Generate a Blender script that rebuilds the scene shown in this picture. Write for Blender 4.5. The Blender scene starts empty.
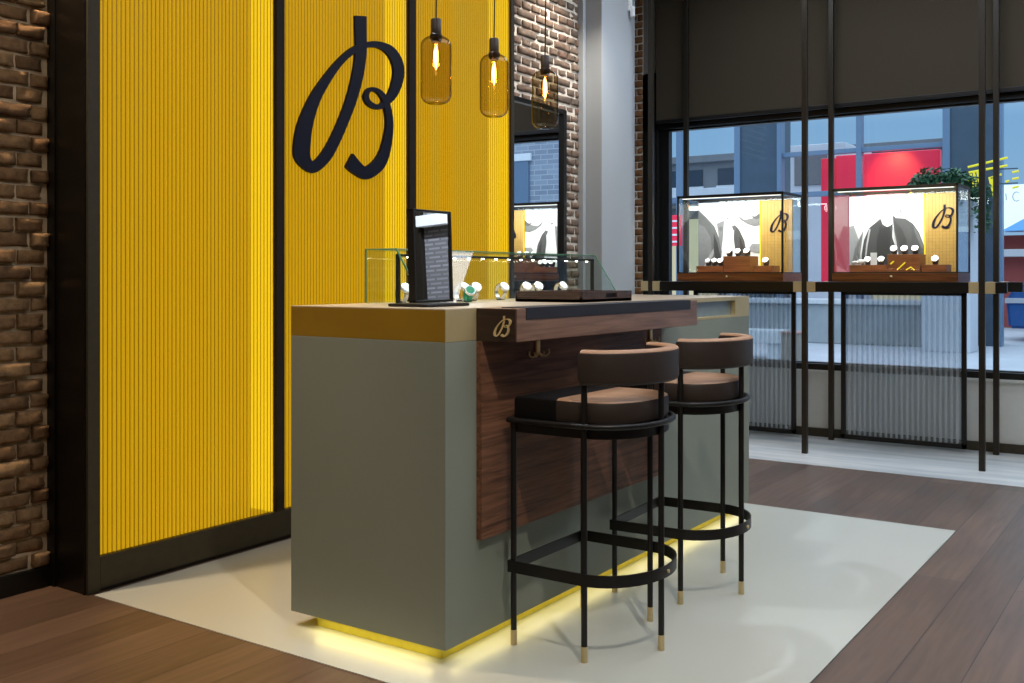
import bpy, bmesh, math, random
from mathutils import Vector, Matrix, noise

scene = bpy.context.scene
COL = scene.collection
PI = math.pi
random.seed(7)

# ------------------------------------------------------------------ helpers
def lin(c):
    return tuple(((v / 255) / 12.92 if v / 255 <= 0.04045 else ((v / 255 + 0.055) / 1.055) ** 2.4) for v in c) + (1.0,)

def link(o, parent=None):
    COL.objects.link(o)
    if parent is not None:
        o.parent = parent
        o.matrix_parent_inverse = Matrix.Identity(4)
    return o

def wpos(o):
    p = Vector((0, 0, 0))
    while o is not None:
        p += o.location
        o = o.parent
    return p

class MB:
    """collects shapes (in world coordinates) and links them as ONE mesh object"""
    def __init__(self):
        self.bm = bmesh.new()
        self.mats = []
        self.cur = 0
    def mat(self, m):
        if m not in self.mats:
            self.mats.append(m)
        self.cur = self.mats.index(m)
        return self
    def faces(self, vs, fs):
        vv = [self.bm.verts.new(v) for v in vs]
        for f in fs:
            try:
                ff = self.bm.faces.new([vv[i] for i in f])
                ff.material_index = self.cur
            except ValueError:
                pass
        return vv
    def box(self, a, b, bev=0.0, seg=2):
        x0, y0, z0 = (min(a[i], b[i]) for i in range(3))
        x1, y1, z1 = (max(a[i], b[i]) for i in range(3))
        vs = [(x0, y0, z0), (x1, y0, z0), (x1, y1, z0), (x0, y1, z0), (x0, y0, z1), (x1, y0, z1), (x1, y1, z1), (x0, y1, z1)]
        fs = [(0, 3, 2, 1), (4, 5, 6, 7), (0, 1, 5, 4), (1, 2, 6, 5), (2, 3, 7, 6), (3, 0, 4, 7)]
        if bev <= 0:
            self.faces(vs, fs)
            return self
        t = bmesh.new()
        tv = [t.verts.new(v) for v in vs]
        for f in fs:
            t.faces.new([tv[i] for i in f])
        bmesh.ops.bevel(t, geom=t.edges[:], offset=bev, segments=seg, profile=0.5, affect='EDGES')
        self.take(t)
        return self
    def take(self, t, matrix=None):
        t.verts.index_update()
        vs = [(matrix @ v.co) if matrix else v.co.copy() for v in t.verts]
        fs = [[v.index for v in f.verts] for f in t.faces]
        t.free()
        self.faces(vs, fs)
    def tube(self, pts, r, seg=10, closed=False, cap=True):
        P = [Vector(p) for p in pts]
        n = len(P)
        rr = r if isinstance(r, (list, tuple)) else [r] * n
        rings = []
        prev = None
        for i in range(n):
            if closed:
                t = P[(i + 1) % n] - P[i - 1]
            else:
                t = P[min(i + 1, n - 1)] - P[max(i - 1, 0)]
            t.normalize()
            if prev is None:
                up = Vector((0, 0, 1)) if abs(t.z) < 0.9 else Vector((1, 0, 0))
                u = t.cross(up).normalized()
            else:
                u = (prev - t * prev.dot(t)).normalized()
            prev = u
            v = t.cross(u)
            rings.append([self.bm.verts.new(P[i] + (u * math.cos(2 * PI * k / seg) + v * math.sin(2 * PI * k / seg)) * rr[i]) for k in range(seg)])
        m = n if closed else n - 1
        for i in range(m):
            a, b = rings[i], rings[(i + 1) % n]
            for k in range(seg):
                f = self.bm.faces.new((a[k], a[(k + 1) % seg], b[(k + 1) % seg], b[k]))
                f.material_index = self.cur
        if cap and not closed:
            for rg, rev in ((rings[0], True), (rings[-1], False)):
                f = self.bm.faces.new(rg[::-1] if rev else rg)
                f.material_index = self.cur
        return self
    def cyl(self, p, r, h, seg=20, axis='z'):
        d = {'x': Vector((h, 0, 0)), 'y': Vector((0, h, 0)), 'z': Vector((0, 0, h))}[axis]
        return self.tube([Vector(p), Vector(p) + d], r, seg)
    def lathe(self, prof, c, seg=32, cap=True):
        """prof: list of (radius, z) from bottom to top"""
        rings = []
        for (r, z) in prof:
            rings.append([self.bm.verts.new((c[0] + r * math.cos(2 * PI * k / seg), c[1] + r * math.sin(2 * PI * k / seg), c[2] + z)) for k in range(seg)])
        for a, b in zip(rings, rings[1:]):
            for k in range(seg):
                f = self.bm.faces.new((a[k], a[(k + 1) % seg], b[(k + 1) % seg], b[k]))
                f.material_index = self.cur
        if cap:
            f = self.bm.faces.new(rings[0][::-1]); f.material_index = self.cur
            f = self.bm.faces.new(rings[-1]); f.material_index = self.cur
        return self
    def sweep(self, path, prof, closed=True, scale=None):
        """prof (u sideways, v up) swept along a path lying in a horizontal plane"""
        P = [Vector(p) for p in path]
        n = len(P)
        rings = []
        for i in range(n):
            if closed:
                t = (P[(i + 1) % n] - P[i]).normalized() + (P[i] - P[i - 1]).normalized()
            else:
                t = P[min(i + 1, n - 1)] - P[max(i - 1, 0)]
            t.z = 0
            t.normalize()
            s = Vector((t.y, -t.x, 0))
            k = 1.0
            if closed:
                e = (P[i] - P[i - 1]).normalized()
                c = max(0.5, abs(e.dot(t)))
                k = 1 / c
            q = scale[i] if scale else 1.0
            rings.append([self.bm.verts.new(P[i] + s * (u * k * q) + Vector((0, 0, v * q))) for (u, v) in prof])
        m = n if closed else n - 1
        L = len(prof)
        for i in range(m):
            a, b = rings[i], rings[(i + 1) % n]
            for j in range(L):
                f = self.bm.faces.new((a[j], a[(j + 1) % L], b[(j + 1) % L], b[j]))
                f.material_index = self.cur
        if not closed:
            f = self.bm.faces.new(rings[0][::-1]); f.material_index = self.cur
            f = self.bm.faces.new(rings[-1]); f.material_index = self.cur
        return self
    def prism(self, loop, z0, z1, inset=0.0, bev=0.0):
        """horizontal outline extruded upward; bev rounds the top and bottom edge"""
        P = [Vector((p[0], p[1], 0)) for p in loop]
        n = len(P)
        def off(d):
            out = []
            for i in range(n):
                t = (P[(i + 1) % n] - P[i - 1]).normalized()
                out.append(P[i] + Vector((-t.y, t.x, 0)) * d)
            return out
        levels = [(z0, bev), (z0 + bev * .3, bev * .3), (z0 + bev, 0), (z1 - bev, 0), (z1 - bev * .3, bev * .3), (z1, bev), (z1 + bev * .25, bev * 2.2)] if bev > 0 else [(z0, 0), (z1, 0)]
        rings = [[self.bm.verts.new((q.x, q.y, z)) for q in off(inset + d)] for (z, d) in levels]
        for a, b in zip(rings, rings[1:]):
            for k in range(n):
                f = self.bm.faces.new((a[k], a[(k + 1) % n], b[(k + 1) % n], b[k]))
                f.material_index = self.cur
        f = self.bm.faces.new(rings[0][::-1]); f.material_index = self.cur
        f = self.bm.faces.new(rings[-1]); f.material_index = self.cur
        return self
    def ball(self, c, r, sub=2):
        t = bmesh.new()
        bmesh.ops.create_icosphere(t, subdivisions=sub, radius=1)
        rr = r if isinstance(r, (tuple, list)) else (r, r, r)
        self.take(t, Matrix.Translation(c) @ Matrix.Diagonal((rr[0], rr[1], rr[2], 1)))
        return self
    def build(self, name, m=None, parent=None, smooth=False, base=None, recalc=True):
        if recalc:
            bmesh.ops.recalc_face_normals(self.bm, faces=self.bm.faces[:])
        off = wpos(parent) if parent is not None else Vector(base or (0, 0, 0))
        bmesh.ops.translate(self.bm, verts=self.bm.verts[:], vec=-off)
        if smooth:
            for f in self.bm.faces:
                f.smooth = True
            for e in self.bm.edges:
                if len(e.link_faces) == 2 and e.calc_face_angle(0) > 0.7:
                    e.smooth = False
        me = bpy.data.meshes.new(name)
        self.bm.to_mesh(me)
        self.bm.free()
        if m is not None:
            me.materials.append(m)
        else:
            for mm in self.mats:
                me.materials.append(mm)
        o = bpy.data.objects.new(name, me)
        link(o, parent)
        if parent is None:
            o.location = off
        return o

def tag(o, label=None, cat=None, group=None, kind=None):
    if label: o['label'] = label
    if cat: o['category'] = cat
    if group: o['group'] = group
    if kind: o['kind'] = kind
    return o

def thing(name, loc, label, cat, group=None):
    o = bpy.data.objects.new(name, None)
    o.empty_display_size = 0.05
    o.location = loc
    link(o)
    return tag(o, label, cat, group)

def struct(o):
    o['kind'] = 'structure'
    return o

def copy_tree(o, parent=None):
    c = o.copy()
    COL.objects.link(c)
    if parent is not None:
        c.parent = parent
    for ch in list(o.children):
        copy_tree(ch, c)
    return c

def smooth_path(pts, n=6, closed=False):
    P = [Vector(p) for p in pts]
    out = []
    N = len(P)
    for i in range(N if closed else N - 1):
        p0 = P[(i - 1) % N] if closed else P[max(i - 1, 0)]
        p1 = P[i]
        p2 = P[(i + 1) % N]
        p3 = P[(i + 2) % N] if closed else P[min(i + 2, N - 1)]
        for k in range(n):
            t = k / n
            out.append(0.5 * ((2 * p1) + (p2 - p0) * t + (2 * p0 - 5 * p1 + 4 * p2 - p3) * t * t + (3 * p1 - p0 - 3 * p2 + p3) * t ** 3))
    if not closed:
        out.append(P[-1])
    return out

# ------------------------------------------------------------------ materials
def new_mat(name):
    m = bpy.data.materials.new(name)
    m.use_nodes = True
    nt = m.node_tree
    nt.nodes.clear()
    out = nt.nodes.new('ShaderNodeOutputMaterial')
    return m, nt, out

def N(nt, t, **kw):
    n = nt.nodes.new(t)
    for k, v in kw.items():
        setattr(n, k, v)
    return n

def principled(name, col, rough=0.5, metal=0.0, spec=0.5, noise_amt=0.06, noise_scale=30, bump=0.0, bump_scale=200, emit=None, emit_s=0, coat=0):
    m, nt, out = new_mat(name)
    b = N(nt, 'ShaderNodeBsdfPrincipled')
    c = lin(col)
    b.inputs['Roughness'].default_value = rough
    b.inputs['Metallic'].default_value = metal
    b.inputs['Specular IOR Level'].default_value = spec
    if coat:
        b.inputs['Coat Weight'].default_value = coat
    tc = N(nt, 'ShaderNodeTexCoord')
    nz = N(nt, 'ShaderNodeTexNoise')
    nz.inputs['Scale'].default_value = noise_scale
    nz.inputs['Detail'].default_value = 3
    nt.links.new(tc.outputs['Object'], nz.inputs['Vector'])
    rp = N(nt, 'ShaderNodeValToRGB')
    rp.color_ramp.elements[0].position = 0.3
    rp.color_ramp.elements[1].position = 0.7
    rp.color_ramp.elements[0].color = tuple(v * (1 - noise_amt) for v in c[:3]) + (1,)
    rp.color_ramp.elements[1].color = tuple(min(1, v * (1 + noise_amt)) for v in c[:3]) + (1,)
    nt.links.new(nz.outputs['Fac'], rp.inputs['Fac'])
    nt.links.new(rp.outputs['Color'], b.inputs['Base Color'])
    if bump:
        n2 = N(nt, 'ShaderNodeTexNoise')
        n2.inputs['Scale'].default_value = bump_scale
        nt.links.new(tc.outputs['Object'], n2.inputs['Vector'])
        bp = N(nt, 'ShaderNodeBump')
        bp.inputs['Strength'].default_value = bump
        bp.inputs['Distance'].default_value = 0.002
        nt.links.new(n2.outputs['Fac'], bp.inputs['Height'])
        nt.links.new(bp.outputs['Normal'], b.inputs['Normal'])
    if emit:
        b.inputs['Emission Color'].default_value = lin(emit)
        b.inputs['Emission Strength'].default_value = emit_s
    nt.links.new(b.outputs[0], out.inputs[0])
    return m

def emission(name, col, s):
    m, nt, out = new_mat(name)
    e = N(nt, 'ShaderNodeEmission')
    e.inputs[0].default_value = lin(col)
    e.inputs[1].default_value = s
    nt.links.new(e.outputs[0], out.inputs[0])
    return m

def clear_glass(name, tint=(250, 252, 252), refl=0.8, ior=1.45, rough=0.0):
    m, nt, out = new_mat(name)
    t = N(nt, 'ShaderNodeBsdfTransparent')
    t.inputs[0].default_value = lin(tint)
    g = N(nt, 'ShaderNodeBsdfGlossy')
    g.inputs['Roughness'].default_value = rough
    lw = N(nt, 'ShaderNodeLayerWeight')
    lw.inputs['Blend'].default_value = 0.5
    pw = N(nt, 'ShaderNodeMath', operation='POWER')
    pw.inputs[1].default_value = 5.0
    r0 = ((ior - 1) / (ior + 1)) ** 2
    ma = N(nt, 'ShaderNodeMath', operation='MULTIPLY_ADD')
    ma.inputs[1].default_value = 1 - r0
    ma.inputs[2].default_value = r0
    mu = N(nt, 'ShaderNodeMath', operation='MULTIPLY')
    mu.inputs[1].default_value = refl
    mx = N(nt, 'ShaderNodeMixShader')
    nt.links.new(lw.outputs['Facing'], pw.inputs[0])
    nt.links.new(pw.outputs[0], ma.inputs[0])
    nt.links.new(ma.outputs[0], mu.inputs[0])
    nt.links.new(mu.outputs[0], mx.inputs[0])
    nt.links.new(t.outputs[0], mx.inputs[1])
    nt.links.new(g.outputs[0], mx.inputs[2])
    nt.links.new(mx.outputs[0], out.inputs[0])
    return m

def tinted_sheet(name, tint, body, fac=0.4, rough=0.4, trans=True):
    """see-through sheet: tinted transparency mixed with a lit body colour"""
    m, nt, out = new_mat(name)
    t = N(nt, 'ShaderNodeBsdfTransparent')
    t.inputs[0].default_value = lin(tint)
    d = N(nt, 'ShaderNodeBsdfPrincipled')
    d.inputs['Base Color'].default_value = lin(body)
    d.inputs['Roughness'].default_value = rough
    mx = N(nt, 'ShaderNodeMixShader')
    mx.inputs[0].default_value = fac
    nt.links.new(t.outputs[0], mx.inputs[1])
    nt.links.new(d.outputs[0], mx.inputs[2])
    nt.links.new(mx.outputs[0], out.inputs[0])
    return m

def wood(name, c1, c2, axis='Y', rough=0.4, scale=1.0, spec=0.5):
    m, nt, out = new_mat(name)
    b = N(nt, 'ShaderNodeBsdfPrincipled')
    b.inputs['Roughness'].default_value = rough
    b.inputs['Specular IOR Level'].default_value = spec
    tc = N(nt, 'ShaderNodeTexCoord')
    mp = N(nt, 'ShaderNodeMapping')
    s = [60 * scale, 60 * scale, 60 * scale]
    s['XYZ'.index(axis)] = 3.0 * scale
    mp.inputs['Scale'].default_value = s
    nz = N(nt, 'ShaderNodeTexNoise')
    nz.inputs['Scale'].default_value = 1.0
    nz.inputs['Detail'].default_value = 5
    nz.inputs['Roughness'].default_value = 0.6
    nz.inputs['Distortion'].default_value = 0.6
    rp = N(nt, 'ShaderNodeValToRGB')
    rp.color_ramp.elements[0].position = 0.32
    rp.color_ramp.elements[1].position = 0.68
    rp.color_ramp.elements[0].color = lin(c1)
    rp.color_ramp.elements[1].color = lin(c2)
    nt.links.new(tc.outputs['Object'], mp.inputs['Vector'])
    nt.links.new(mp.outputs[0], nz.inputs['Vector'])
    nt.links.new(nz.outputs['Fac'], rp.inputs['Fac'])
    nt.links.new(rp.outputs['Color'], b.inputs['Base Color'])
    bp = N(nt, 'ShaderNodeBump')
    bp.inputs['Strength'].default_value = 0.15
    bp.inputs['Distance'].default_value = 0.002
    nt.links.new(nz.outputs['Fac'], bp.inputs['Height'])
    nt.links.new(bp.outputs['Normal'], b.inputs['Normal'])
    nt.links.new(b.outputs[0], out.inputs[0])
    return m

def plank_floor():
    m, nt, out = new_mat('plank_floor')
    b = N(nt, 'ShaderNodeBsdfPrincipled')
    b.inputs['Specular IOR Level'].default_value = 0.5
    tc = N(nt, 'ShaderNodeTexCoord')
    mp = N(nt, 'ShaderNodeMapping')
    mp.inputs['Rotation'].default_value = (0, 0, PI / 2)
    mp.inputs['Location'].default_value = (0.3, 0.035, 0)
    nt.links.new(tc.outputs['Object'], mp.inputs['Vector'])
    br = N(nt, 'ShaderNodeTexBrick')
    br.offset = 0.37
    br.inputs['Color1'].default_value = lin((88, 66, 50))
    br.inputs['Color2'].default_value = lin((106, 82, 65))
    br.inputs['Mortar'].default_value = lin((22, 16, 12))
    br.inputs['Scale'].default_value = 1.0
    br.inputs['Mortar Size'].default_value = 0.0014
    br.inputs['Mortar Smooth'].default_value = 0.2
    br.inputs['Bias'].default_value = -0.1
    br.inputs['Brick Width'].default_value = 1.9
    br.inputs['Row Height'].default_value = 0.175
    nt.links.new(mp.outputs[0], br.inputs['Vector'])
    mp2 = N(nt, 'ShaderNodeMapping')
    mp2.inputs['Scale'].default_value = (38, 2.2, 10)
    nt.links.new(tc.outputs['Object'], mp2.inputs['Vector'])
    nz = N(nt, 'ShaderNodeTexNoise')
    nz.inputs['Scale'].default_value = 1
    nz.inputs['Detail'].default_value = 6
    nz.inputs['Distortion'].default_value = 0.8
    nt.links.new(mp2.outputs[0], nz.inputs['Vector'])
    nb = N(nt, 'ShaderNodeTexNoise')
    nb.inputs['Scale'].default_value = 1.6
    nb.inputs['Detail'].default_value = 3
    nt.links.new(tc.outputs['Object'], nb.inputs['Vector'])
    mx = N(nt, 'ShaderNodeMix', data_type='RGBA', blend_type='OVERLAY')
    mx.inputs[0].default_value = 0.55
    nt.links.new(br.outputs['Color'], mx.inputs[6])
    nt.links.new(nz.outputs['Fac'], mx.inputs[7])
    mx2 = N(nt, 'ShaderNodeMix', data_type='RGBA', blend_type='OVERLAY')
    mx2.inputs[0].default_value = 0.4
    nt.links.new(mx.outputs[2], mx2.inputs[6])
    nt.links.new(nb.outputs['Fac'], mx2.inputs[7])
    nt.links.new(mx2.outputs[2], b.inputs['Base Color'])
    mr = N(nt, 'ShaderNodeMapRange')
    mr.inputs['To Min'].default_value = 0.32
    mr.inputs['To Max'].default_value = 0.55
    nt.links.new(nb.outputs['Fac'], mr.inputs['Value'])
    nt.links.new(mr.outputs[0], b.inputs['Roughness'])
    bp = N(nt, 'ShaderNodeBump')
    bp.inputs['Strength'].default_value = 0.25
    bp.inputs['Distance'].default_value = 0.002
    nt.links.new(br.outputs['Fac'], bp.inputs['Height'])
    bp.invert = True
    nt.links.new(bp.outputs['Normal'], b.inputs['Normal'])
    nt.links.new(b.outputs[0], out.inputs[0])
    return m

def stone_band():
    m, nt, out = new_mat('pale_stone')
    b = N(nt, 'ShaderNodeBsdfPrincipled')
    b.inputs['Roughness'].default_value = 0.3
    tc = N(nt, 'ShaderNodeTexCoord')
    mp = N(nt, 'ShaderNodeMapping')
    mp.inputs['Scale'].default_value = (1.3, 9, 1)
    nt.links.new(tc.outputs['Object'], mp.inputs['Vector'])
    nz = N(nt, 'ShaderNodeTexNoise')
    nz.inputs['Scale'].default_value = 1
    nz.inputs['Detail'].default_value = 5
    nt.links.new(mp.outputs[0], nz.inputs['Vector'])
    rp = N(nt, 'ShaderNodeValToRGB')
    rp.color_ramp.elements[0].position = 0.35
    rp.color_ramp.elements[1].position = 0.62
    rp.color_ramp.elements[0].color = lin((200, 205, 206))
    rp.color_ramp.elements[1].color = lin((240, 240, 236))
    nt.links.new(nz.outputs['Fac'], rp.inputs['Fac'])
    nt.links.new(rp.outputs['Color'], b.inputs['Base Color'])
    nt.links.new(b.outputs[0], out.inputs[0])
    return m

def brick_mat(name, cols, edge):
    """brick colour from the per-brick 'tone' attribute, broken up by noise"""
    m, nt, out = new_mat(name)
    b = N(nt, 'ShaderNodeBsdfPrincipled')
    b.inputs['Roughness'].default_value = 0.9
    b.inputs['Specular IOR Level'].default_value = 0.2
    at = N(nt, 'ShaderNodeAttribute', attribute_name='tone')
    rp = N(nt, 'ShaderNodeValToRGB')
    els = rp.color_ramp.elements
    while len(els) < len(cols):
        els.new(0.5)
    for i, c in enumerate(cols):
        els[i].position = i / (len(cols) - 1)
        els[i].color = lin(c)
    nt.links.new(at.outputs['Fac'], rp.inputs['Fac'])
    tc = N(nt, 'ShaderNodeTexCoord')
    nz = N(nt, 'ShaderNodeTexNoise')
    nz.inputs['Scale'].default_value = 28
    nz.inputs['Detail'].default_value = 8
    nz.inputs['Roughness'].default_value = 0.7
    nt.links.new(tc.outputs['Object'], nz.inputs['Vector'])
    mx = N(nt, 'ShaderNodeMix', data_type='RGBA', blend_type='MULTIPLY')
    mx.inputs[0].default_value = 0.85
    r2 = N(nt, 'ShaderNodeValToRGB')
    r2.color_ramp.elements[0].position = 0.3
    r2.color_ramp.elements[1].position = 0.7
    r2.color_ramp.elements[0].color = (0.4, 0.38, 0.36, 1)
    r2.color_ramp.elements[1].color = (1.15, 1.12, 1.05, 1)
    nt.links.new(nz.outputs['Fac'], r2.inputs['Fac'])
    nt.links.new(rp.outputs['Color'], mx.inputs[6])
    nt.links.new(r2.outputs['Color'], mx.inputs[7])
    nt.links.new(mx.outputs[2], b.inputs['Base Color'])
    bp = N(nt, 'ShaderNodeBump')
    bp.inputs['Strength'].default_value = 0.6
    bp.inputs['Distance'].default_value = 0.006
    nt.links.new(nz.outputs['Fac'], bp.inputs['Height'])
    nt.links.new(bp.outputs['Normal'], b.inputs['Normal'])
    nt.links.new(b.outputs[0], out.inputs[0])
    return m

def painted_brick(name, c1, c2, mortar, bw=0.4, bh=0.14):
    m, nt, out = new_mat(name)
    b = N(nt, 'ShaderNodeBsdfPrincipled')
    b.inputs['Roughness'].default_value = 0.8
    tc = N(nt, 'ShaderNodeTexCoord')
    mp = N(nt, 'ShaderNodeMapping')
    mp.inputs['Rotation'].default_value = (PI / 2, 0, 0)
    nt.links.new(tc.outputs['Object'], mp.inputs['Vector'])
    br = N(nt, 'ShaderNodeTexBrick')
    br.inputs['Color1'].default_value = lin(c1)
    br.inputs['Color2'].default_value = lin(c2)
    br.inputs['Mortar'].default_value = lin(mortar)
    br.inputs['Scale'].default_value = 1
    br.inputs['Mortar Size'].default_value = 0.012
    br.inputs['Brick Width'].default_value = bw
    br.inputs['Row Height'].default_value = bh
    nt.links.new(mp.outputs[0], br.inputs['Vector'])
    nt.links.new(br.outputs['Color'], b.inputs['Base Color'])
    nt.links.new(b.outputs[0], out.inputs[0])
    return m

M = {}
M['black_metal'] = principled('black_metal', (26, 24, 22), 0.42, 0.3, noise_amt=0.1)
M['bronze'] = principled('dark_bronze', (68, 61, 46), 0.6, 0.2, spec=0.3, noise_amt=0.08)
M['dark_panel'] = principled('dark_panel', (20, 17, 13), 0.35, 0.2, noise_amt=0.15, noise_scale=4)
M['socket'] = principled('brown_socket', (52, 36, 24), 0.4, 0.3)
M['mull'] = principled('brown_mullion', (44, 35, 25), 0.65, spec=0.2)
M['pole'] = principled('bronze_pole', (48, 42, 33), 0.4, 0.4)
M['brass'] = principled('brushed_brass', (204, 184, 138), 0.5, 0.55, noise_amt=0.08, noise_scale=6)
M['brass_dark'] = principled('deep_brass', (176, 138, 40), 0.5, 0.55, noise_amt=0.1, noise_scale=4)
M['plinth_brass'] = principled('yellow_brass', (226, 210, 76), 0.5, 0.2)
M['insert'] = principled('smoked_insert', (128, 136, 128), 0.12)
M['gold'] = principled('gold_inlay', (236, 212, 156), 0.35, 0.5)
M['body'] = principled('greige_lacquer', (130, 135, 122), 0.55, noise_amt=0.02, noise_scale=3, bump=0.12, bump_scale=60)
M['walnut'] = wood('walnut', (74, 46, 32), (134, 92, 66), 'Y', 0.5, 1.0, 0.3)
M['walnut_x'] = wood('walnut_end', (40, 26, 18), (60, 40, 28), 'X', 0.45)
M['walnut_light'] = wood('walnut_light', (98, 70, 56), (142, 108, 88), 'Y', 0.38)
M['tray_wood'] = wood('tray_wood', (48, 34, 26), (84, 62, 50), 'X', 0.4)
M['plinth_wood'] = wood('plinth_wood', (120, 70, 38), (168, 104, 60), 'X', 0.4)
M['drawer_wood'] = wood('drawer_wood', (92, 50, 22), (142, 84, 40), 'X', 0.35)
M['navy_leather'] = principled('navy_leather', (30, 30, 38), 0.55, bump=0.2)
M['leather'] = principled('brown_leather', (160, 120, 88), 0.5, noise_amt=0.12, noise_scale=14, bump=0.25, bump_scale=160)
M['leather_shadow'] = principled('shadowed_leather', (16, 13, 11), 0.7, noise_amt=0.1, spec=0.15)  # brown leather with the ledge's shadow put into its colour
M['leather_shade'] = principled('shaded_leather', (46, 35, 28), 0.5, noise_amt=0.1, noise_scale=10, bump=0.2, bump_scale=160)  # same brown leather, shade of the side faces put into its colour
M['worktop'] = principled('worktop', (190, 172, 146), 0.32, noise_amt=0.05, noise_scale=6)
M['tile'] = principled('pale_tile', (192, 193, 182), 0.3, noise_amt=0.02, noise_scale=2)
M['stone'] = stone_band()
M['plank'] = plank_floor()
M['plaster'] = principled('grey_plaster', (176, 180, 182), 0.7, noise_amt=0.02, noise_scale=3)
M['sill_panel'] = principled('sill_panel', (214, 213, 204), 0.6, noise_amt=0.02)
M['mortar_l'] = principled('mortar_warm', (206, 184, 150), 0.95, noise_amt=0.15, bump=0.5, bump_scale=120)
M['mortar_f'] = principled('mortar_pale', (226, 214, 196), 0.95, noise_amt=0.12, bump=0.5, bump_scale=120)
M['brick_l'] = brick_mat('brown_brick', [(128, 98, 70), (158, 126, 92), (142, 110, 78), (176, 144, 106), (116, 90, 66)], None)
M['brick_f'] = brick_mat('rose_brick', [(128, 110, 96), (142, 120, 104), (116, 104, 94), (148, 128, 112), (132, 104, 90)], None)
M['brick_p'] = brick_mat('amber_brick', [(132, 92, 60), (156, 112, 76), (120, 84, 56)], None)
M['blind'] = principled('blind_fabric', (60, 51, 35), 0.85, noise_amt=0.06, noise_scale=1.5)
M['ceiling'] = principled('ceiling_paint', (190, 188, 182), 0.8)
M['wall_paint'] = principled('wall_paint', (120, 116, 108), 0.8)
M['glass'] = clear_glass('clear_glass', (250, 253, 252), 0.8)
M['window_glass'] = clear_glass('window_glass', (232, 242, 250), 0.55)
M['edge_glass'] = tinted_sheet('green_glass_edge', (150, 215, 180), (96, 150, 120), 0.55, 0.2)
M['amber_glass'] = clear_glass('amber_glass', (240, 226, 190), 0.9, 1.5)
def thick_edges(m, c_mid, c_edge):
    nt = m.node_tree
    t = [n for n in nt.nodes if n.type == 'BSDF_TRANSPARENT'][0]
    lw = [n for n in nt.nodes if n.type == 'LAYER_WEIGHT'][0]
    rp = N(nt, 'ShaderNodeValToRGB')
    rp.color_ramp.elements[0].position = 0.45
    rp.color_ramp.elements[1].position = 0.95
    rp.color_ramp.elements[0].color = lin(c_mid)
    rp.color_ramp.elements[1].color = lin(c_edge)
    nt.links.new(lw.outputs['Facing'], rp.inputs['Fac'])
    nt.links.new(rp.outputs['Color'], t.inputs[0])
thick_edges(M['amber_glass'], (232, 224, 204), (104, 70, 30))
M['bulb_glass'] = clear_glass('bulb_glass', (255, 240, 214), 0.7)
M['mirror'] = principled('mirror_silver', (236, 238, 240), 0.0, 1.0, noise_amt=0)
M['steel'] = principled('polished_steel', (222, 222, 222), 0.25, 0.75)
M['dial'] = principled('watch_dial', (244, 244, 240), 0.25)
M['dial_dark'] = principled('dark_watch_dial', (50, 54, 58), 0.2)
M['green'] = principled('green_strap', (40, 140, 104), 0.4)
M['cushion'] = principled('charcoal_cushion', (58, 62, 64), 0.7)
M['white_card'] = principled('white_card', (244, 244, 242), 0.6)
M['light_bar'] = emission('case_led', (255, 250, 240), 2.2)
M['led_dot'] = emission('led_dot', (255, 250, 236), 14)
M['filament'] = emission('filament', (255, 206, 120), 16)
M['yellow_back'] = emission('backlit_yellow', (240, 198, 34), 0.84)
M['yellow_side'] = emission('backlit_yellow_side', (255, 222, 44), 1.25)
M['rib_face'] = tinted_sheet('yellow_rib', (255, 244, 190), (230, 184, 34), 0.35, 0.35)
M['rib_valley'] = tinted_sheet('amber_rib_valley', (200, 160, 70), (140, 98, 10), 0.5, 0.4)
M['navy'] = principled('navy_lettering', (17, 19, 40), 0.55, spec=0.2)
M['under_led'] = emission('under_counter_led', (255, 232, 120), 1.1)
M['case_yellow'] = principled('case_yellow_panel', (200, 160, 84), 0.5)
M['case_yellow_d'] = principled('case_yellow_groove', (168, 126, 50), 0.5)
M['case_glow'] = emission('case_yellow_edge', (255, 214, 40), 1.6)
M['reed_a'] = tinted_sheet('reeded_glass_ridge', (236, 240, 244), (222, 228, 232), 0.38, 0.25)
M['reed_b'] = tinted_sheet('reeded_glass_groove', (210, 216, 222), (164, 172, 176), 0.36, 0.25)
# outdoors
M['street'] = principled('street_paving', (172, 178, 186), 0.7, noise_amt=0.08, noise_scale=1.2)
M['kerb'] = principled('kerb_stone', (196, 200, 204), 0.7)
M['concrete'] = principled('concrete', (150, 158, 162), 0.8, noise_amt=0.12, noise_scale=2)
M['blue_steel'] = principled('blue_steel', (104, 128, 154), 0.4, noise_amt=0.03)
M['blue_dark'] = principled('blue_dark_cladding', (66, 82, 98), 0.35, noise_amt=0.12, noise_scale=3)
M['facade_grey'] = principled('facade_grey', (104, 108, 114), 0.7, noise_amt=0.1, noise_scale=1)
M['facade_pale'] = principled('facade_pale', (190, 196, 204), 0.7, noise_amt=0.06, noise_scale=1)
M['window_dark'] = principled('far_window', (44, 54, 66), 0.15)
M['lamp_white'] = emission('far_lamp', (255, 246, 226), 5)
M['shop_warm'] = emission('far_shop_light', (250, 232, 190), 0.9)
M['red'] = principled('red_panel', (226, 40, 72), 0.45, emit=(226, 30, 64), emit_s=0.45, noise_amt=0.03)
M['leaf'] = principled('leaf', (58, 96, 66), 0.5, noise_amt=0.3, noise_scale=8)
M['neon'] = principled('yellow_tube', (226, 208, 40), 0.4, emit=(235, 215, 30), emit_s=0.5)
M['neon_pale'] = principled('pale_tube', (196, 200, 190), 0.4)
M['car'] = principled('blue_car_paint', (52, 96, 158), 0.25, coat=0.6, noise_amt=0.02)
M['tyre'] = principled('tyre', (26, 26, 28), 0.8)
M['canopy'] = principled('white_canopy', (236, 240, 244), 0.7, noise_amt=0.02)
M['canopy_blue'] = principled('blue_canopy', (84, 150, 204), 0.7, noise_amt=0.02)
M['stall_red'] = principled('brick_red_board', (150, 72, 66), 0.7)
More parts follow.
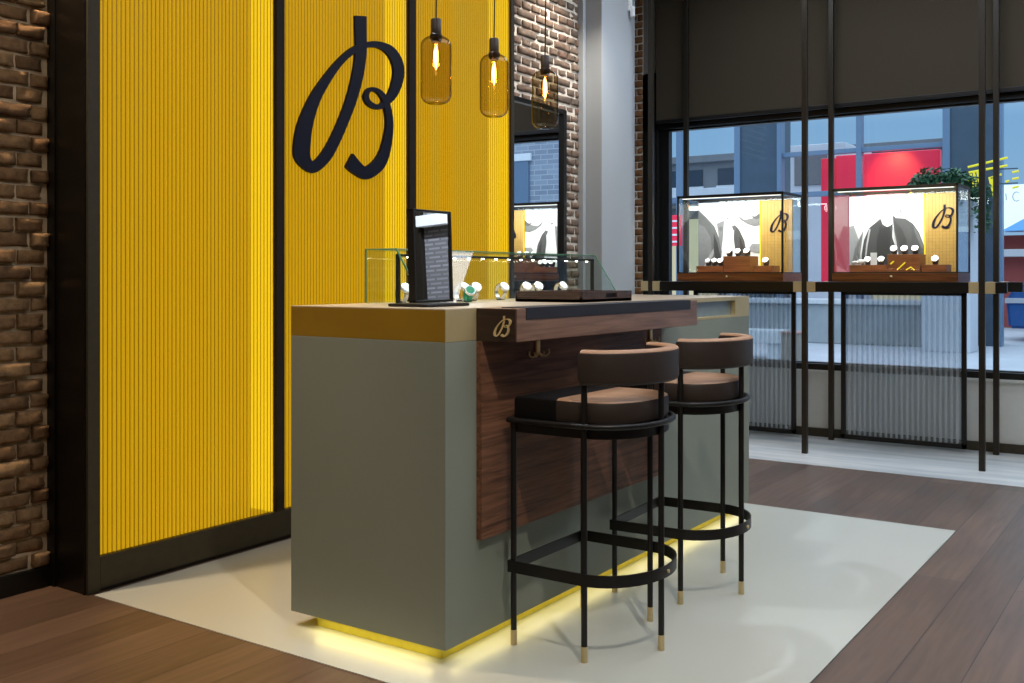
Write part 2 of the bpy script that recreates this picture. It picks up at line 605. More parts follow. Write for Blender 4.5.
M['bin'] = principled('bin_brown', (128, 122, 112), 0.7)
M['bin_red'] = principled('bin_brown_side', (150, 118, 112), 0.7)
M['bench'] = principled('bench_white', (200, 206, 210), 0.6)
M['ext_brick'] = painted_brick('blue_grey_brick', (136, 146, 162), (160, 170, 184), (184, 190, 198))
M['grey_brick'] = painted_brick('grey_brick', (128, 126, 128), (150, 148, 150), (110, 108, 108), 0.15, 0.04)

LOGO = [(0.022,0.483,0.125,0.500),(0.027,0.358,0.125,0.377),(0.027,0.263,0.125,0.276),(0.003,0.132,0.098,0.134),(-0.049,-0.023,0.038,-0.029),(-0.121,-0.170,-0.041,-0.183),(-0.198,-0.297,-0.120,-0.317),(-0.270,-0.387,-0.202,-0.423),(-0.329,-0.430,-0.332,-0.500),(-0.354,-0.394,-0.460,-0.440),(-0.349,-0.339,-0.474,-0.347),(-0.334,-0.235,-0.445,-0.228),(-0.283,-0.097,-0.367,-0.082),(-0.207,0.024,-0.270,0.043),(-0.096,0.160,-0.139,0.180),(0.022,0.256,-0.008,0.284),(0.142,0.311,0.130,0.345),(0.234,0.324,0.252,0.368),(0.313,0.302,0.376,0.355),(0.363,0.248,0.460,0.285),(0.372,0.180,0.474,0.189),(0.338,0.082,0.419,0.069),(0.283,0.013,0.329,-0.012),(0.228,-0.026,0.231,-0.058),(0.165,-0.017,0.134,-0.045),(0.139,0.013,0.097,0.006),(0.159,0.043,0.141,0.064),(0.207,0.047,0.225,0.073),(0.254,0.018,0.297,0.041),(0.288,-0.047,0.347,-0.032),(0.301,-0.155,0.367,-0.148),(0.253,-0.299,0.338,-0.307),(0.187,-0.380,0.272,-0.421),(0.110,-0.421,0.125,-0.500),(0.064,-0.402,-0.004,-0.469),(-0.001,-0.354,-0.060,-0.437)]

def logo(c, H, u, nrm, th=0.006, W=1.0):
    """script capital B centred at c, height H; u = reading direction, nrm = facing"""
    c, u, nrm = Vector(c), Vector(u), Vector(nrm)
    # thin start strokes of the source are listed left and right of the pen line
    Lp = smooth_path([(a[0], a[1], 0) for a in LOGO], 4)
    Rp = smooth_path([(a[2], a[3], 0) for a in LOGO], 4)
    mb = MB()
    vs, fs = [], []
    for l, r in zip(Lp, Rp):
        for p in (l, r):
            q = c + u * (p.x * H * W) + Vector((0, 0, p.y * H))
            vs.append(q + nrm * (th + 0.000012 * len(vs)))
            vs.append(q)
    n = len(Lp)
    for i in range(n - 1):
        a = 4 * i
        b = a + 4
        fs += [(a, a + 2, b + 2, b), (a, b, b + 1, a + 1), (a + 2, a + 3, b + 3, b + 2)]
    fs += [(0, 1, 3, 2), (4 * n - 4, 4 * n - 2, 4 * n - 1, 4 * n - 3)]
    mb.faces(vs, fs)
    return mb

# ------------------------------------------------------------------ setting
XW = -3.553      # face of the brick wall on the left
YB = 7.25        # face of the window wall
CEIL = 3.5

def floor_slab():
    fl = MB().box((-4.2, -2.6, -0.1), (3.2, YB + 0.3, 0)).build('floor', M['plank'])
    struct(fl)
    t = MB().box((-3.29, 2.17, 0.0), (-0.912, 4.90, 0.0025)).build('tile_inset', M['tile'], fl)
    s = MB().box((-4.2, 6.125, 0.0), (3.2, YB, 0.0025)).build('stone_border', M['stone'], fl)
    return fl
floor_slab()

def brick_patch(mb, axis, face, u0, u1, z0, z1, m_brick, depth=0.014, sign=1, seed=0, pitch=0.0588, blen=0.22, rough=1.0, gap=0.005):
    """courses of single bricks standing proud of a mortar bed; axis 'x': wall faces +X and u = y; axis 'y': faces -Y and u = x"""
    rnd = random.Random(seed)
    tone = mb.bm.verts.layers.float.get('tone') or mb.bm.verts.layers.float.new('tone')
    mb.mat(m_brick)
    def P(u, z, d):
        return (face + d, u, z) if axis == 'x' else (u, face - d, z)
    row = 0
    z = z0
    while z < z1 - 0.01:
        head = row % 2
        L = blen if not head else blen / 2
        u = u0 - (blen * 0.25 if head else blen * 0.0) - rnd.uniform(0, 0.006)
        wob = rnd.uniform(-0.002, 0.002)
        while u < u1:
            a = max(u + gap + rnd.uniform(-.002, .002), u0)
            b = min(u + L - gap + rnd.uniform(-.002, .002), u1)
            if b - a > 0.02:
                zb = z + gap + wob + rnd.uniform(-.0015, .0015)
                zt = min(z + pitch - gap + wob + rnd.uniform(-.0015, .0015), z1)
                nu, nz = max(3, int((b - a) / 0.03)), 4
                tv = rnd.random()
                dd = depth + rnd.uniform(-.004, .004) * rough
                grid = []
                for j in range(nz + 1):
                    r_ = []
                    for i in range(nu + 1):
                        uu = a + (b - a) * i / nu
                        zz = zb + (zt - zb) * j / nz
                        edge = i in (0, nu) or j in (0, nz)
                        nv = noise.noise(Vector((uu * 22 + row * 3.1, zz * 40, seed + 1.7)))
                        d = dd + nv * 0.005 * rough
                        if edge:
                            d -= 0.006
                            uu += noise.noise(Vector((uu * 60, zz * 60, 9))) * 0.003
                            zz += noise.noise(Vector((uu * 50, zz * 60, 5))) * 0.003
                        v = mb.bm.verts.new(P(uu, zz, d))
                        v[tone] = tv
                        r_.append(v)
                    grid.append(r_)
                for j in range(nz):
                    for i in range(nu):
                        q = (grid[j][i], grid[j][i + 1], grid[j + 1][i + 1], grid[j + 1][i])
                        f = mb.bm.faces.new(q)
                        f.material_index = mb.cur
                        f.smooth = True
                # rim back to the mortar
                rim = grid[0] + [g[-1] for g in grid[1:]] + grid[-1][-2::-1] + [g[0] for g in grid[-2:0:-1]]
                back = []
                for v in rim:
                    p = v.co.copy()
                    if axis == 'x': p.x = face - 0.001
                    else: p.y = face + 0.001
                    w = mb.bm.verts.new(p)
                    w[tone] = tv
                    back.append(w)
                for i in range(len(rim)):
                    k = (i + 1) % len(rim)
                    f = mb.bm.faces.new((rim[i], back[i], back[k], rim[k]))
                    f.material_index = mb.cur
            u += L
        z += pitch
        row += 1

def left_wall():
    mb = MB()
    mb.mat(M['mortar_l']).box((XW - 0.2, -2.6, 0), (XW, 2.6, CEIL))
    mb.mat(M['mortar_f']).box((XW - 0.2, 2.6, 0), (XW, 6.068, CEIL))
    mb.mat(M['wall_paint']).box((-4.3, 6.55, 0), (-4.1, YB + 0.3, CEIL))
    brick_patch(mb, 'x', XW, 1.2, 2.146, 0.075, 2.4, M['brick_l'], 0.020, seed=3, rough=2.4, gap=0.0062)
    brick_patch(mb, 'x', XW, 4.84, 6.06, 0.075, CEIL, M['brick_f'], 0.011, seed=11, rough=1.6, gap=0.0078)
    w = mb.build('wall_left', None, None, recalc=True)
    struct(w)
    struct(MB().box((XW, -2.6, 0), (XW + 0.022, 2.152, 0.075), 0.003).build('baseboard_left', M['dark_panel']))
    pl = MB().box((-4.1, 6.068, 0), (-3.38, 6.557, CEIL), 0.004).build('trim_1', M['plaster'])
    struct(pl)
    MB().box((XW + .002, 6.03, 0), (-3.505, 6.068, CEIL), 0.004).build('corner_strip', M['plaster'], pl)
left_wall()

def back_wall():
    mb = MB()
    mb.mat(M['mortar_f']).box((-4.1, YB, 0), (-3.663, YB + 0.3, CEIL))
    mb.mat(M['sill_panel']).box((-3.663, YB, 0), (0.6, YB + 0.3, 0.475))
    mb.mat(M['wall_paint']).box((-3.663, YB, 2.75), (0.6, YB + 0.3, CEIL))
    mb.mat(M['grey_brick']).box((0.6, YB, 0), (3.2, YB + 0.3, CEIL))
    brick_patch(mb, 'y', YB, -4.1, -3.668, 0.06, CEIL, M['brick_p'], 0.010, seed=21)
    struct(mb.build('wall_back', None))
    struct(MB().box((-3.663, YB - 0.022, 0), (0.6, YB, 0.062), 0.002).build('baseboard_back', M['bronze']))
    # window
    win = MB()
    win.box((-3.663, YB - 0.01, 0.478), (0.6, YB + 0.16, 0.522), 0.003)
    win.box((-3.663, YB - 0.01, 2.30), (0.6, YB + 0.16, 2.75), 0.003)
    win.box((-3.663, YB - 0.01, 0.478), (-3.53, YB + 0.16, 2.75), 0.003)
    win.box((0.48, YB - 0.01, 0.478), (0.6, YB + 0.16, 2.75), 0.003)
    w = bpy.data.objects.new('window_1', None)
    w.location = (-1.5, YB + 0.08, 0.478)
    link(w); struct(w)
    win.build('window_frame', M['black_metal'], w)
    inner = MB()
    for (a, b) in (((-3.53, 0.522), (-3.455, 2.30)), ((-3.455, 0.522), (0.48, 0.530)), ((-3.455, 2.285), (0.48, 2.30))):
        inner.box((a[0], YB + 0.03, a[1]), (b[0], YB + 0.09, b[1]), 0.003)
    inner.build('window_sash', M['black_metal'], w)
    MB().box((-3.46, YB + 0.05, 0.526), (0.49, YB + 0.056, 2.30)).build('pane', M['window_glass'], w)
    MB().box((-3.663, YB - 0.03, 0.462), (0.6, YB, 0.478), 0.002).build('sill', M['sill_panel'], w)
back_wall()

def other_walls():
    struct(MB().box((3.2, -2.6, 0), (3.4, YB + 0.3, CEIL)).build('wall_right', M['wall_paint']))
    struct(MB().box((-4.3, -2.8, 0), (3.4, -2.6, CEIL)).build('wall_front', M['wall_paint']))
    struct(MB().box((-4.3, -2.8, CEIL), (3.4, YB + 0.3, CEIL + 0.15)).build('ceiling', M['ceiling']))
    struct(MB().box((-4.0, 2.0, CEIL - 0.22), (3.2, 2.3, CEIL), 0.004).build('trim_2', M['ceiling']))
    struct(MB().box((1.755, YB - 0.06, 0), (1.846, YB, CEIL), 0.004).build('trim_3', M['pole']))
    struct(MB().box((1.846, YB - 0.03, 0), (3.2, YB, CEIL), 0.004).build('trim_5', M['ceiling']))
    struct(MB().box((0.6, YB - 0.12, 1.86), (1.755, YB, 1.96), 0.004).build('trim_6', M['white_card']))
other_walls()

# roller blind in front of the window head
def blind():
    r = thing('roller_blind', (-1.55, 7.19, 2.365), 'dark brown roller blind pulled down over the top of the shop window', 'blind')
    MB().box((-3.52, 7.185, 2.36), (0.5, 7.19, CEIL - 0.03)).build('blind_fabric', M['blind'], r)
    MB().box((-3.52, 7.178, 2.335), (0.5, 7.198, 2.365), 0.004).build('bottom_bar', M['black_metal'], r)
    MB().cyl((-3.52, 7.2, CEIL - 0.05), 0.035, 4.02, 20, 'x').build('roller', M['blind'], r, smooth=True)
blind()

# ------------------------------------------------------------------ yellow light box
LX = -3.31
def light_box():
    r = thing('light_box', (-3.43, 3.53, 0), 'tall backlit yellow ribbed wall display with dark frame and big navy script B', 'light box')
    Y0, Y1, ZT = 2.178, 4.885, 3.3
    # dark side cheek (faces the entrance) with its thin vertical seams
    ck = MB()
    ck.box((XW + 0.001, Y0 - 0.022, 0), (LX - 0.012, Y0 + 0.004, ZT), 0.001)
    ck.box((XW + 0.001, Y0 - 0.030, 0), (-3.505, Y0 - 0.022, ZT), 0.001)
    ck.box((-3.335, Y0 - 0.026, 0), (LX - 0.012, Y0 - 0.022, ZT), 0.001)
    ck.build('side_cheek', M['dark_panel'], r)
    fr = MB()
    fr.box((LX - 0.03, Y0 - 0.02, 0), (LX, Y0 + 0.030, ZT), 0.002)            # left stile
    fr.box((LX - 0.03, 4.865, 0), (LX, Y1 + 0.012, ZT), 0.002)                 # right stile
    fr.box((LX - 0.03, Y0 + 0.03, 0.012), (LX, 4.865, 0.128), 0.002)           # bottom rail
    fr.box((LX - 0.03, Y0 + 0.03, ZT - 0.1), (LX, 4.865, ZT), 0.002)           # top rail
    fr.build('frame', M['bronze'], r)
    dv = [(3.055, 3.104), (3.946, 4.0)]
    for a, b in dv:
        MB().box((LX - 0.04, a, 0.128), (LX + 0.003, b, ZT - 0.1), 0.003).build('mullion', M['mull'], r)
    cv = MB().box((XW + 0.001, 4.88, 0), (LX - 0.03, 4.897, ZT)).box((XW + 0.001, Y0, ZT - 0.01), (LX, 4.89, ZT + 0.02))
    cv.build('casing', M['black_metal'], r)
    MB().box((LX - 0.03, Y0, 0.0), (LX - 0.004, 4.89, 0.012)).build('shadow_gap', M['black_metal'], r)
    bays = [(Y0 + 0.03, 3.055), (3.104, 3.946), (4.0, 4.865)]
    XB = -3.475
    for (a, b) in bays:
        p = MB()
        n = int(round((b - a) / 0.0187))
        w = (b - a) / n
        for i in range(n):
            y = a + i * w
            p.mat(M['rib_valley'])
            p.faces([(LX - 0.016, y, 0.126), (LX - 0.016, y + w * .26, 0.126), (LX - 0.016, y + w * .26, ZT - .1), (LX - 0.016, y, ZT - .1)], [(0, 1, 2, 3)])
            p.mat(M['rib_face'])
            seg = 4
            prof = []
            for k in range(seg + 1):
                t = k / seg
                prof.append((LX - 0.016 + 0.008 * math.sin(PI * t), y + w * (.26 + .74 * t)))
            for k in range(seg):
                (xa, ya), (xb, yb) = prof[k], prof[k + 1]
                p.faces([(xa, ya, .126), (xb, yb, .126), (xb, yb, ZT - .1), (xa, ya, ZT - .1)], [(0, 1, 2, 3)])
        p.build('ribbed_panel', None, r, recalc=False)
        bk = MB()
        bk.mat(M['yellow_back']).faces([(XB, a, .1), (XB, b, .1), (XB, b, ZT - .05), (XB, a, ZT - .05)], [(0, 1, 2, 3)])
        bk.mat(M['yellow_side']).faces([(XB, b - .001, .1), (LX - 0.02, b - .001, .1), (LX - .02, b - .001, ZT - .05), (XB, b - .001, ZT - .05)], [(0, 1, 2, 3)])
        bk.mat(M['yellow_back']).faces([(XB, a, .127), (LX - .02, a, .127), (LX - .02, b, .127), (XB, b, .127)], [(0, 1, 2, 3)])
        bk.build('backlight', None, r, recalc=False)
    logo((LX - 0.006, 3.527, 2.003), 0.782, (0, 1, 0), (1, 0, 0), 0.012).build('script_letter', M['navy'], r)
light_box()

# ------------------------------------------------------------------ tall wall mirror
def wall_mirror():
    r = thing('wall_mirror', (XW + 0.05, 5.43, 0.35), 'tall black framed mirror on the brick wall right of the yellow light box', 'mirror')
    y0, y1, z0, z1 = 5.06, 5.80, 0.35, 2.255
    W_ = XW + 0.022
    f = MB()
    f.box((W_ + 0.002, y0, z0), (W_ + 0.05, y0 + 0.03, z1), 0.003).box((W_ + 0.002, y1 - 0.045, z0), (W_ + 0.05, y1, z1), 0.003)
    f.box((W_ + 0.002, y0, z1 - 0.03), (W_ + 0.05, y1, z1), 0.003).box((W_ + 0.002, y0, z0), (W_ + 0.05, y1, z0 + 0.03), 0.003)
    f.build('frame', M['black_metal'], r)
    MB().box((W_ + 0.012, y0 + 0.02, z0 + 0.02), (W_ + 0.03, y1 - 0.03, z1 - 0.02)).build('mirror_glass', M['mirror'], r)
    r.rotation_euler.z = 0.042
wall_mirror()

# small spotlight fixture on the grey pillar
def pillar_spot():
    r = thing('spotlight', (-3.36, 6.47, 3.05), 'small white spotlight fixed high on the grey pillar', 'light fixture')
    MB().box((-3.379, 6.44, 3.04), (-3.36, 6.48, 3.12), 0.003).build('bracket', M['white_card'], r)
    MB().cyl((-3.35, 6.46, 3.0), 0.018, 0.07, 16).build('lamp_head', M['white_card'], r, smooth=True)
pillar_spot()

# ------------------------------------------------------------------ sales counter
CX0, CX1, CY0, CY1 = -2.473, -1.83, 2.347, 4.76
ZB, ZBAND, ZTOP = 0.05, 0.955, 1.053
def counter():
    r = thing('sales_counter', (-2.15, 3.55, 0), 'greige sales counter with brass band, walnut front panel and glowing base', 'counter')
    b = MB()
    b.box((CX0, CY0, ZB), (CX1, CY1, ZBAND), 0.002)
    b.build('body', M['body'], r)
    # brass band round the top, with the glass insert let in on the right of the front
    band = MB()
    band.mat(M['brass_dark']).box((CX0, CY0, ZBAND), (CX1 - .002, 2.50, ZTOP - 0.004), 0.001)  # end of the band in a deeper brass than its front face
    band.mat(M['brass']).box((CX1 - .002, CY0 + .0005, ZBAND), (CX1 + .0005, 2.4995, ZTOP - 0.004))
    band.mat(M['brass_dark']).box((CX0, 2.50, ZBAND), (CX1 - 0.06, CY1, ZTOP - 0.004), 0.001)
    band.mat(M['brass']).box((CX1 - 0.06, 4.585, ZBAND), (CX1, CY1, ZTOP - 0.004), 0.001)
    band.mat(M['brass']).box((CX1 - 0.06, 3.87, 1.034), (CX1, 4.585, ZTOP - 0.004), 0.001)
    band.mat(M['brass']).box((CX1 - 0.06, 3.87, ZBAND), (CX1, 4.585, 0.966), 0.001)
    band.build('brass_band', None, r)
    MB().box((CX1 - 0.058, 3.87, 0.966), (CX1 - 0.02, 4.585, 1.034)).build('glass_insert', M['insert'], r)
    MB().box((CX0, CY0, ZTOP - 0.004), (CX1, CY1, ZTOP), 0.001).build('worktop', M['worktop'], r)
    MB().box((CX1, 2.50, 0.345), (CX1 + 0.02, 3.745, 0.951), 0.001).build('front_panel', M['walnut'], r)
    # projecting customer ledge
    xl = -1.685
    lg = MB()
    lg.mat(M['walnut_light']).box((CX1, 2.506, 0.952), (xl, 3.815, ZTOP - 0.001), 0.002)
    lg.mat(M['walnut_x']).box((CX1 + 0.001, 2.5, 0.9525), (xl - 0.0015, 2.506, ZTOP - 0.002))
    ledge = lg.build('customer_ledge', None, r)
    MB().box((xl - 0.09, 2.555, 1.018), (xl + 0.0025, 3.745, ZTOP + 0.0015), 0.001).build('leather_inlay', M['navy_leather'], ledge)
    logo((-1.732, 2.5, 0.999), 0.064, (1, 0, 0), (0, -1, 0), 0.001, 1.08).build('script_letter', M['gold'], ledge)
    # recessed plinth and the light line beneath the body
    MB().box((CX0 + 0.075, CY0 + 0.046, 0.0026), (CX1 - 0.05, CY1 - 0.05, ZB), 0.001).build('plinth', M['plinth_brass'], r)
    led = MB()
    x0, x1, y0, y1 = CX0 + 0.078, CX1 - 0.052, CY0 + 0.049, CY1 - 0.05
    led.box((x0, y0 - 0.014, ZB - 0.006), (x1 + 0.014, y0 - 0.006, ZB - 0.0005))
    led.box((x1 + 0.006, y0 - 0.006, ZB - 0.006), (x1 + 0.014, y1, ZB - 0.0005))
    led.build('light_strip', M['under_led'], r)
    # brass bag hooks under the ledge
    for y in (2.81, 3.64):
        h = MB()
        x = CX1 + 0.02
        h.box((x + .0003, y - .011, 0.893), (x + .007, y + .011, 0.9515), 0.002)
        hk = h.build('bag_hook', M['gold'], r, smooth=True)
        for k, s in ((-2, 1), (-1, 1), (1, 1), (2, 1)):
            pr = MB()
            yy = y + 0.030 * k
            rise = 0.016 if abs(k) == 2 else 0.010
            pr.tube(smooth_path([(x + 0.008, y, 0.897), (x + 0.009, y + 0.018 * k, 0.885), (x + 0.010, yy - 0.002 * (k > 0) + .002 * (k < 0), 0.892), (x + 0.010, yy, 0.890 + rise)], 5), 0.0028, 6)
            pr.build('prong', M['gold'], hk, smooth=True)
    # light below the body edge
    return r
counter()

# ------------------------------------------------------------------ objects on the counter
def table_mirror():
    r = thing('table_mirror', (-2.05, 2.55, ZTOP), 'rectangular dark framed tabletop mirror on the near end of the counter', 'mirror')
    MB().box((-2.13, 2.435, ZTOP + 0.0005), (-1.97, 2.655, ZTOP + 0.010), 0.003).build('base', M['black_metal'], r)
    def tilt(o):
        o.rotation_euler = (0, math.radians(-2), 0)
        return o
    holder = bpy.data.objects.new('mirror_panel', None)
    x, y0, y1, z0, z1 = 0.0, -0.082, 0.116, 0.012, 0.310
    f = MB()
    t = 0.008
    f.box((-0.02, y0, z0), (0.006, y0 + t, z1), 0.0015).box((-0.02, y1 - t, z0), (0.006, y1, z1), 0.0015)
    f.box((-0.02, y0, z1 - t), (0.006, y1, z1), 0.0015).box((-0.02, y0, z0), (0.006, y1, z0 + t), 0.0015)
    f.box((-0.02, y0 + t, z0 + t), (-0.008, y1 - t, z1 - t))
    fr = f.build('frame', M['black_metal'])
    fr.parent = r
    fr.location = (0.0, 0, 0)
    tilt(fr)
    g = MB().box((-0.007, y0 + t, z0 + t), (0.0, y1 - t, z1 - t)).build('mirror_glass', M['mirror'])
    g.parent = fr
    bpy.data.objects.remove(holder)
table_mirror()

def tray():
    r = thing('tray', (-2.0, 3.39, ZTOP), 'dark wooden tray with cut out handle lying on the counter', 'tray')
    x0, x1, y0, y1, z0, z1 = -2.145, -1.855, 3.18, 3.57, ZTOP + 0.0025, ZTOP + 0.04
    z0 = ZTOP + 0.0005
    b = MB()
    b.box((x0, y0, z0), (x1, y1, z0 + 0.012), 0.001)
    b.box((x0, y0, z0), (x0 + .01, y1, z1), 0.001).box((x0, y1 - .01, z0), (x1, y1, z1), 0.001)
    b.box((x0, y0, z0), (x1, y0 + .01, z1 - 0.02), 0.001).box((x0, y0 + 0.003, z1 - 0.02), (x1, y0 + .01, z1), 0.001)
    h0, h1 = 3.36, 3.45
    b.box((x1 - .01, y0, z0), (x1, h0, z1), 0.001).box((x1 - .01, h1, z0), (x1, y1, z1), 0.001)
    b.box((x1 - .01, h0, z0), (x1, h1, z0 + .014), 0.0005).box((x1 - .01, h0, z1 - .008), (x1, h1, z1), 0.0005)
    b.build('tray_box', M['tray_wood'], r)
    MB().box((x0 + .011, y0 + .011, z0 + .012), (x1 - .011, y1 - .011, z1 - .008), 0.002).build('pad', M['navy_leather'], r)
tray()

def vitrine():
    r = thing('glass_vitrine', (-2.29, 3.3, ZTOP), 'long low glass vitrine with sloping front standing along the counter', 'display case')
    y0, y1 = 2.65, 4.03
    xb, xt, xf, zt, zb = -2.42, -2.28, -2.155, 1.243, ZTOP + 0.0005
    t = 0.006
    def slab(pts, d, name, mat):
        d = Vector(d)
        a = [Vector(p) for p in pts]
        m = MB()
        m.faces(a + [p + d for p in a], [(0, 1, 2, 3), (7, 6, 5, 4), (0, 4, 5, 1), (1, 5, 6, 2), (2, 6, 7, 3), (3, 7, 4, 0)])
        return m.build(name, mat, r)
    slab([(xb, y0, zb), (xb, y1, zb), (xb, y1, zt), (xb, y0, zt)], (t, 0, 0), 'back_pane', M['glass'])
    slab([(xb, y0, zt - t), (xt, y0, zt - t), (xt, y1, zt - t), (xb, y1, zt - t)], (0, 0, t), 'top_pane', M['glass'])
    slab([(xf, y0, zb), (xf, y1, zb), (xt, y1, zt), (xt, y0, zt)], (-t, 0, 0), 'front_pane', M['glass'])
    slab([(xb, y0, zb), (xf, y0, zb), (xt, y0, zt), (xb, y0, zt)], (0, t, 0), 'end_pane', M['glass'])
    slab([(xb, y1, zb), (xf, y1, zb), (xt, y1, zt), (xb, y1, zt)], (0, -t, 0), 'end_pane', M['glass'])
    e = MB()
    ze = zb + 0.004
    e.tube([(xb, y0, ze), (xb, y0, zt), (xt, y0, zt), (xf - .002, y0, ze)], 0.0035, 6)
    e.tube([(xt, y0, zt), (xt, y1, zt)], 0.0022, 6)
    e.tube([(xb, y0, zt), (xb, y1, zt)], 0.0016, 6)
    e.tube([(xt, y1, zt), (xf - .002, y1, ze)], 0.0025, 6)
    e.build('glass_edge', M['edge_glass'], r)
    f = MB()
    zr = 1.226
    f.box((xt - 0.012, y0 + .01, zb), (xt, y0 + .024, zr), 0.001).box((xt - 0.012, y1 - .024, zb), (xt, y1 - .01, zr), 0.001)
    f.box((xt - 0.012, y0 + .01, zr - .009), (xt, y1 - .01, zr), 0.001)
    fr = f.build('light_frame', M['black_metal'], r)
    n = 15
    for i in range(n):
        y = y0 + 0.07 + (y1 - y0 - 0.14) * i / (n - 1)
        MB().box((xt - 0.009, y - 0.0045, zr - 0.013), (xt - 0.001, y + 0.0045, zr - 0.0091), 0.001).build('led', M['led_dot'], fr)
vitrine()

def watch_proto(name, label, cat, group, band=None, dial=None, rad=0.031, w=0.017):
    """wristwatch closed round a C shaped holder, dial towards +X and up"""
    r = thing(name, (0, 0, 0), label, cat, group)
    n = 22
    b = MB()
    pr = [(-w / 2, -0.004), (w / 2, -0.004), (w / 2 - .002, 0.003), (-w / 2 + .002, 0.003)]
    rings = []
    for i in range(n):
        a = 2 * PI * i / n
        c, s = math.cos(a), math.sin(a)
        rings.append([b.bm.verts.new(((rad + v) * c, u, rad + 0.002 + (rad + v) * s)) for (u, v) in pr])
    for i in range(n):
        p, q = rings[i], rings[(i + 1) % n]
        for k in range(4):
            b.bm.faces.new((p[k], p[(k + 1) % 4], q[(k + 1) % 4], q[k]))
    b.build('bracelet', band or M['steel'], r, smooth=True)
    a = math.radians(38)
    d = Vector((math.cos(a), 0, math.sin(a)))
    c0 = Vector((0, 0, rad + 0.002)) + d * (rad - 0.002)
    cs = MB().tube([c0, c0 + d * 0.009], [0.021, 0.020], 24)
    case = cs.build('watch_case', M['steel'], r, smooth=True)
    MB().tube([c0 + d * 0.0092, c0 + d * 0.0102], 0.0165, 24).build('dial', dial or M['dial'], case, smooth=True)
    MB().box((-0.012, -0.012, 0.0), (0.012, 0.012, 0.006), 0.001).build('stand', M['cushion'], r)
    return r

NTH = ['first', 'second', 'third', 'fourth', 'fifth', 'sixth', 'seventh', 'eighth']
def vitrine_watches():
    ys = [2.735, 2.965, 3.075, 3.175, 3.335, 3.51, 3.61, 3.80]
    proto = watch_proto('wristwatch', 'x', 'watch', 'watches in the counter vitrine')
    rnd = random.Random(5)
    for i, y in enumerate(ys):
        o = proto if i == 0 else copy_tree(proto)
        o.location = (-2.33 + rnd.uniform(-.01, .01), y, ZTOP + 0.001)
        o.rotation_euler = (0, 0, math.radians(rnd.uniform(-38, -8)))
        o['label'] = 'steel wristwatch on a round holder, %s from the left in the glass counter vitrine' % NTH[i]
    proto['label'] = 'steel wristwatch at the left end of the vitrine, behind the tabletop mirror'
    # green strapped watch lying in front
    g = watch_proto('wristwatch', 'wristwatch with a green strap in the counter vitrine right of the tabletop mirror', 'watch', 'watches in the counter vitrine', M['green'], M['green'], 0.024, 0.02)
    g.location = (-2.25, 3.02, ZTOP + 0.001)
    g.rotation_euler = (0, 0, math.radians(-30))
vitrine_watches()

# ------------------------------------------------------------------ bar stools
def ellipse_d(x0, yh, xc, a, n=18, off=0.0, ex=1.0):
    """D outline: straight front at x0, half ellipse behind xc (counter clockwise)"""
    pts = [(x0 - off, -yh - off), (xc, -yh - off)]
    for i in range(1, n):
        t = -PI / 2 + PI * i / n
        cs, sn = math.cos(t), math.sin(t)
        pts.append((xc + (a + off) * abs(cs) ** ex, (yh + off) * math.copysign(abs(sn) ** ex, sn)))
    pts += [(xc, yh + off), (x0 - off, yh + off)]
    return pts

def paint_shade(o, front=None):
    """one brown leather: lit tone on upward faces, shade painted darker on the sides"""
    o.data.materials.append(M['leather_shade'])
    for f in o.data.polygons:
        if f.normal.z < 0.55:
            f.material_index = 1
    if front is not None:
        o.data.materials.append(M['leather_shadow'])  # shadow of the counter ledge painted onto the seat front
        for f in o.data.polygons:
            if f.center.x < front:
                f.material_index = 2

